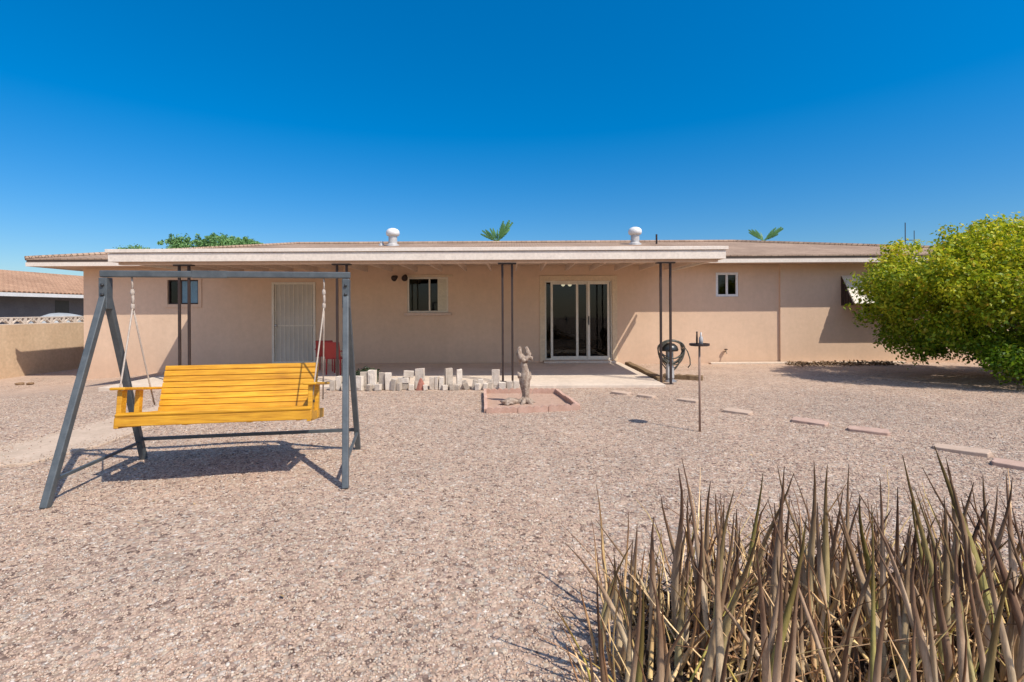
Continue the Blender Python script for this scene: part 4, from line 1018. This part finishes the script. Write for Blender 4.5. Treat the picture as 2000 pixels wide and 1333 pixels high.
def citrus():
    rng = np.random.default_rng(5); base = (9.80, 9.75, gzf(9.8, 9.75))
    lobes = []; tx, ty, hz = 2.85, 1.75, 1.29; cz = 1.58
    def surf(d, p=2.6):
        return d / (abs(d[0]) ** p + abs(d[1]) ** p + abs(d[2]) ** p) ** (1 / p)
    for i in range(330):
        d = surf(unit(1, rng)[0]); q = rng.uniform(.74, 1.0)
        x, y, z = d[0] * tx * q, d[1] * ty * q, cz + d[2] * hz * q
        lo = .10 + (.28 * max(0, (-x - 1.0) / 1.8))                # skirts nearly touch the gravel, lifting at the left
        z = max(z, lo + rng.uniform(0, .15))
        if z > 2.35: x *= .93
        lobes.append((x, y, z, rng.uniform(.18, .40)))
    for i in range(80):                                            # low skirt
        a = rng.uniform(2.7, 6.9); c_, s_ = math.cos(a), math.sin(a); x = c_ * tx * .86
        if x < -1.75: continue
        lobes.append((x, s_ * ty * .9, rng.uniform(.13, .42) + .10 * max(0, -x), rng.uniform(.18, .30)))
    for i in range(40):
        d = unit(1, rng)[0]; lobes.append((d[0] * 1.6, d[1] * 1.0, cz + d[2] * .85, .6))
    for i in range(60):                                            # upright shoots that break the outline
        d = surf(unit(1, rng)[0]); d[2] = abs(d[2])
        lobes.append((d[0] * tx * .97, d[1] * ty * .97, min(cz + d[2] * hz + .07, 3.05), rng.uniform(.12, .24)))
    limbs = []
    for i in range(9):
        a = i * .7 + .2; r = rng.uniform(.9, 1.8)
        limbs.append(([(0, 0, -.1), (.1 * math.cos(a), .1 * math.sin(a), .25), (r * .5 * math.cos(a), r * .5 * math.sin(a), .9), (r * math.cos(a), r * math.sin(a), 1.7)], .11, .02))
    tree('citrus_tree', 'big rounded yellow-green citrus tree reaching to the gravel', base, lobes, 135000, (.04, .10), M['citrus'], rng, .1, limbs, shell=.35)
citrus()

def far_tree(px, Y, w, ztop, lab, seed, n):
    rng = np.random.default_rng(seed); x = wx(px, Y); base = (x, Y, -.3); lobes = []
    for i in range(90):
        a = rng.uniform(-1, 1); b_ = rng.uniform(-1, 1)
        z = ztop - .45 - rng.random() * 1.2 - .28 * a * a
        lobes.append((a * w / 2, b_ * w / 2.4, z + .3, rng.uniform(.28, .55)))
    for i in range(170):
        a = rng.uniform(-1, 1); lobes.append((a * w / 2, rng.uniform(-1, 1) * w / 3, ztop + .02 - .22 * a * a + rng.uniform(-.22, .14), .12))
    limbs = [([(0, 0, 0), (.1, 0, 1.2), (.5 * math.cos(k), .5 * math.sin(k), 2.4), (1.3 * math.cos(k), 1.0 * math.sin(k), ztop - 1.0)], .16, .03) for k in (0, 1.6, 3.1, 4.6)]
    tree('leafy_tree', lab, base, lobes, n, (.07, .15), M['far_green'], rng, .15, limbs, 'trees beyond the house')
far_tree(430, 26, 4.5, 5.25, 'wide bushy green tree top showing over the patio roof', 8, 42000)
far_tree(268, 31, 1.9, 5.45, 'small pale green tree top at the far left above the roof', 9, 9000)

def palm(px, Y, ztop, angs, lab):
    x = wx(px, Y); t = thing('palm_tree', lab, 'palm', (x, Y, -.3), 'palms beyond the house')
    hub = ztop - .95
    keep(MB().tube([(x, Y, -.3), (x + .05, Y, hub * .5), (x, Y, hub)], [.2, .16, .14], 10).build('trunk', M['bark'], smooth=True), t)
    b = MB()
    for az, el, L in angs:
        d = Vector((math.cos(R(az)) * math.cos(R(el)), math.sin(R(az)) * math.cos(R(el)), math.sin(R(el))))
        side = d.cross(Vector((0, 1, .2))).normalized(); pts = []
        for i in range(9):
            s = i / 8; pts.append(Vector((x, Y, hub)) + d * L * s + Vector((0, 0, -.08 * L * s * s)))
        b.tube(pts, [.02 * (1 - .7 * i / 8) for i in range(9)], 5)
        for i in range(2, 9):
            for sg in (-1, 1):
                w = .42 * L * (1 - abs(i / 8 - .5)) * .6
                tip = pts[i] + side * sg * w * .42 + d * w * 1.0
                p0 = pts[i]; p1 = pts[i] + d * .17
                b.add([p0, p1, tip], [(0, 1, 2)])
    keep(b.build('crown', M['palm']), t)
palm(972, 25, 5.62, [(180, 42, .85), (165, 50, .8), (150, 62, .75), (0, 55, 1.15), (20, 60, 1.1), (190, 30, .8), (-10, 62, 1.15), (90, 75, .6), (10, 70, .9), (140, 70, .7), (30, 48, .9), (205, 45, .7), (-30, 72, 1.0)], 'spiky palm top poking over the middle of the roof ridge')
palm(1492, 25, 5.62, [(10, 34, 1.1), (5, 40, 1.05), (-5, 37, 1.0), (175, 42, .8), (170, 50, .7), (185, 33, .75), (90, 60, .45), (20, 26, .9), (0, 50, .8), (160, 60, .6)], 'leaning palm fronds poking over the roof right of centre')

# ------------------------------------------------------------------ spiky succulent clump in the foreground
def stalks(spec, rng, nseg=10, nside=8, flat=.86):
    """curved tapering stalks: spec rows = x,y,height,radius,lean azimuth,lean,curl"""
    V = []; F = []; A = []
    for (x, y, h, r, az, ln, cu) in spec:
        z0 = gzf(x, y) - .02
        d = np.array([math.cos(az), math.sin(az)]); o = len(V); tw = rng.uniform(0, 6.28)
        sw = rng.normal(0, .048, 2)
        for i in range(nseg):
            t = i / (nseg - 1)
            off = d * h * (ln * t + cu * t * t) + sw * math.sin(t * 5) * h * .5
            c = np.array([x + off[0], y + off[1], z0 + h * (t - .25 * (ln + cu) ** 2 * t * t)])
            rr = r * (1 - t) ** .72 * (1 - .10 * math.sin(t * 9)) + .0012
            for k in range(nside):
                a = 2 * math.pi * k / nside
                px, py = math.cos(a) * rr, math.sin(a) * rr * flat
                V.append((c[0] + px * math.cos(tw) - py * math.sin(tw), c[1] + px * math.sin(tw) + py * math.cos(tw), c[2])); A.append(t)
        for i in range(nseg - 1):
            for k in range(nside):
                k2 = (k + 1) % nside; F += [o + i * nside + k, o + i * nside + k2, o + (i + 1) * nside + k2, o + (i + 1) * nside + k]
    return np.array(V), np.array(F), np.array(A)

def succulent():
    rng = np.random.default_rng(17)
    t = thing('spiky_succulent', 'large foreground clump of tall brown and olive spiky succulent leaves', 'succulent', (1.3, 2.1, 0))
    centres = []
    for i in range(900):
        y = rng.uniform(1.36, 2.6); u = rng.uniform(.19, 1.12); x = u * y
        if y > 2.35 and u < .34: continue
        if all((x - q[0]) ** 2 + (y - q[1]) ** 2 > .026 for q in centres): centres.append((x, y))
    big = []; dry = []
    for x, y in centres:                                            # thick lower leaves make the body of the clump
        u = x / y
        for k in range(rng.integers(3, 5)):
            a = rng.uniform(0, 6.28); q = rng.uniform(.01, .10)
            h = (1.4 - y * rng.choice([.355, .41, .47, .55], p=[.17, .30, .31, .22])) * rng.uniform(.88, 1.06)
            h = max(.28, min(.82, h)) * min(1, .80 + 1.3 * max(0, u - .19))
            big.append((x + q * math.cos(a), y + q * math.sin(a), h, rng.uniform(.0105, .0195), a, abs(rng.normal(.09, .11)), rng.normal(.07, .15)))
        for k in range(rng.integers(3, 6)):
            a = rng.uniform(0, 6.28); q = rng.uniform(.0, .14)
            dry.append((x + q * math.cos(a), y + q * math.sin(a), rng.uniform(.22, .60), rng.uniform(.004, .010), a, abs(rng.normal(.2, .2)), rng.normal(.1, .22)))
    # the tall leaves that stand clear of the clump; tips given as bearing, drop below eye level
    for u, v in ((.305, .295), (.325, .285), (.36, .36), (.39, .33), (.405, .355), (.44, .345), (.485, .31), (.50, .37), (.525, .30), (.54, .30), (.58, .285), (.60, .37), (.62, .295), (.64, .34), (.66, .295), (.69, .35), (.715, .315), (.77, .27), (.75, .33), (.81, .295), (.84, .285), (.865, .36),
                 (.895, .33), (.92, .32), (.96, .32), (.985, .38), (1.02, .33), (1.06, .36), (.24, .41), (.262, .46), (.20, .49), (.28, .40), (.345, .41), (.43, .42), (.47, .40), (.56, .40), (.68, .42), (.79, .40), (.88, .43)):
        y = rng.uniform(1.85, 2.4); x = u * y; z = 1.4 - v * y
        a = rng.uniform(0, 6.28); ln = abs(rng.normal(.03, .06)); cu = rng.normal(.05, .09)
        h = z / max(.7, 1 - .25 * (ln + cu) ** 2)
        big.append((x - math.cos(a) * h * (ln + cu), y - math.sin(a) * h * (ln + cu), h, rng.uniform(.013, .021), a, ln, cu))
    for i in range(110):                                            # bent and fallen dead leaves crossing the upright ones
        y = rng.uniform(1.45, 2.4); x = y * rng.uniform(.24, 1.08)
        dry.append((x, y, rng.uniform(.32, .62), rng.uniform(.006, .013), rng.uniform(0, 6.28) if x / y > .42 else rng.uniform(-1.3, 1.3), rng.uniform(.35, .9), rng.normal(.1, .45)))
    for i in range(12):                                             # thin outliers on the left
        y = rng.uniform(1.5, 2.0); x = y * rng.uniform(.14, .22)
        dry.append((x, y, rng.uniform(.16, .36), rng.uniform(.004, .007), rng.uniform(2.3, 3.9), rng.uniform(.1, .5), rng.normal(.1, .2)))
    for (x, y, h, az) in ((1.74, 1.80, .62, 0.3), (1.78, 1.9, .80, 1.9), (1.88, 2.0, .86, 2.3), (1.72, 1.66, .66, 2.0)):
        big.append((x, y, h, .024, az, .10, .10))
    V, F, A = stalks(big, rng); np_mesh_obj = np_mesh('leaves', V, F, 4, M['spike'], attr=('along', A), smooth=False); keep(np_mesh_obj, t)
    V, F, A = stalks(dry, rng, 8, 5, .8); keep(np_mesh('dry_stalks', V, F, 4, M['spike_dry'], attr=('along', A), smooth=True), t)
    tw = []
    for i in range(200):
        y = rng.uniform(1.45, 2.6); x = y * rng.uniform(.24, 1.05); tw.append((x, y, rng.uniform(.3, .62), rng.uniform(.0025, .0048), rng.uniform(0, 6.28) if x / y > .42 else rng.uniform(-1.3, 1.3), abs(rng.normal(.6, .35)), rng.normal(0, .4)))
    V, F, A = stalks(tw, rng, 8, 5, 1); A = A * .5; keep(np_mesh('twigs', V, F, 4, M['spike_dry'], attr=('along', A), smooth=True), t)
    # dark leaf mat added to fill the gaps between stems with shade
    n = 5200; Y = rng.uniform(1.3, 2.5, n); X = Y * rng.uniform(.22, 1.15, n)
    P = np.stack([X, Y, gz(X, Y) + .02 + rng.random(n) ** 2 * .11], -1); Nn = rng.normal(size=(n, 3)); Nn /= np.linalg.norm(Nn, axis=1, keepdims=True)
    V, F = leaf_cloud(P, Nn, rng.uniform(.05, .16, n), rng, .14); keep(np_mesh('gap_shade_leaves', V, F, 4, M['gap_shade']), t)
succulent()
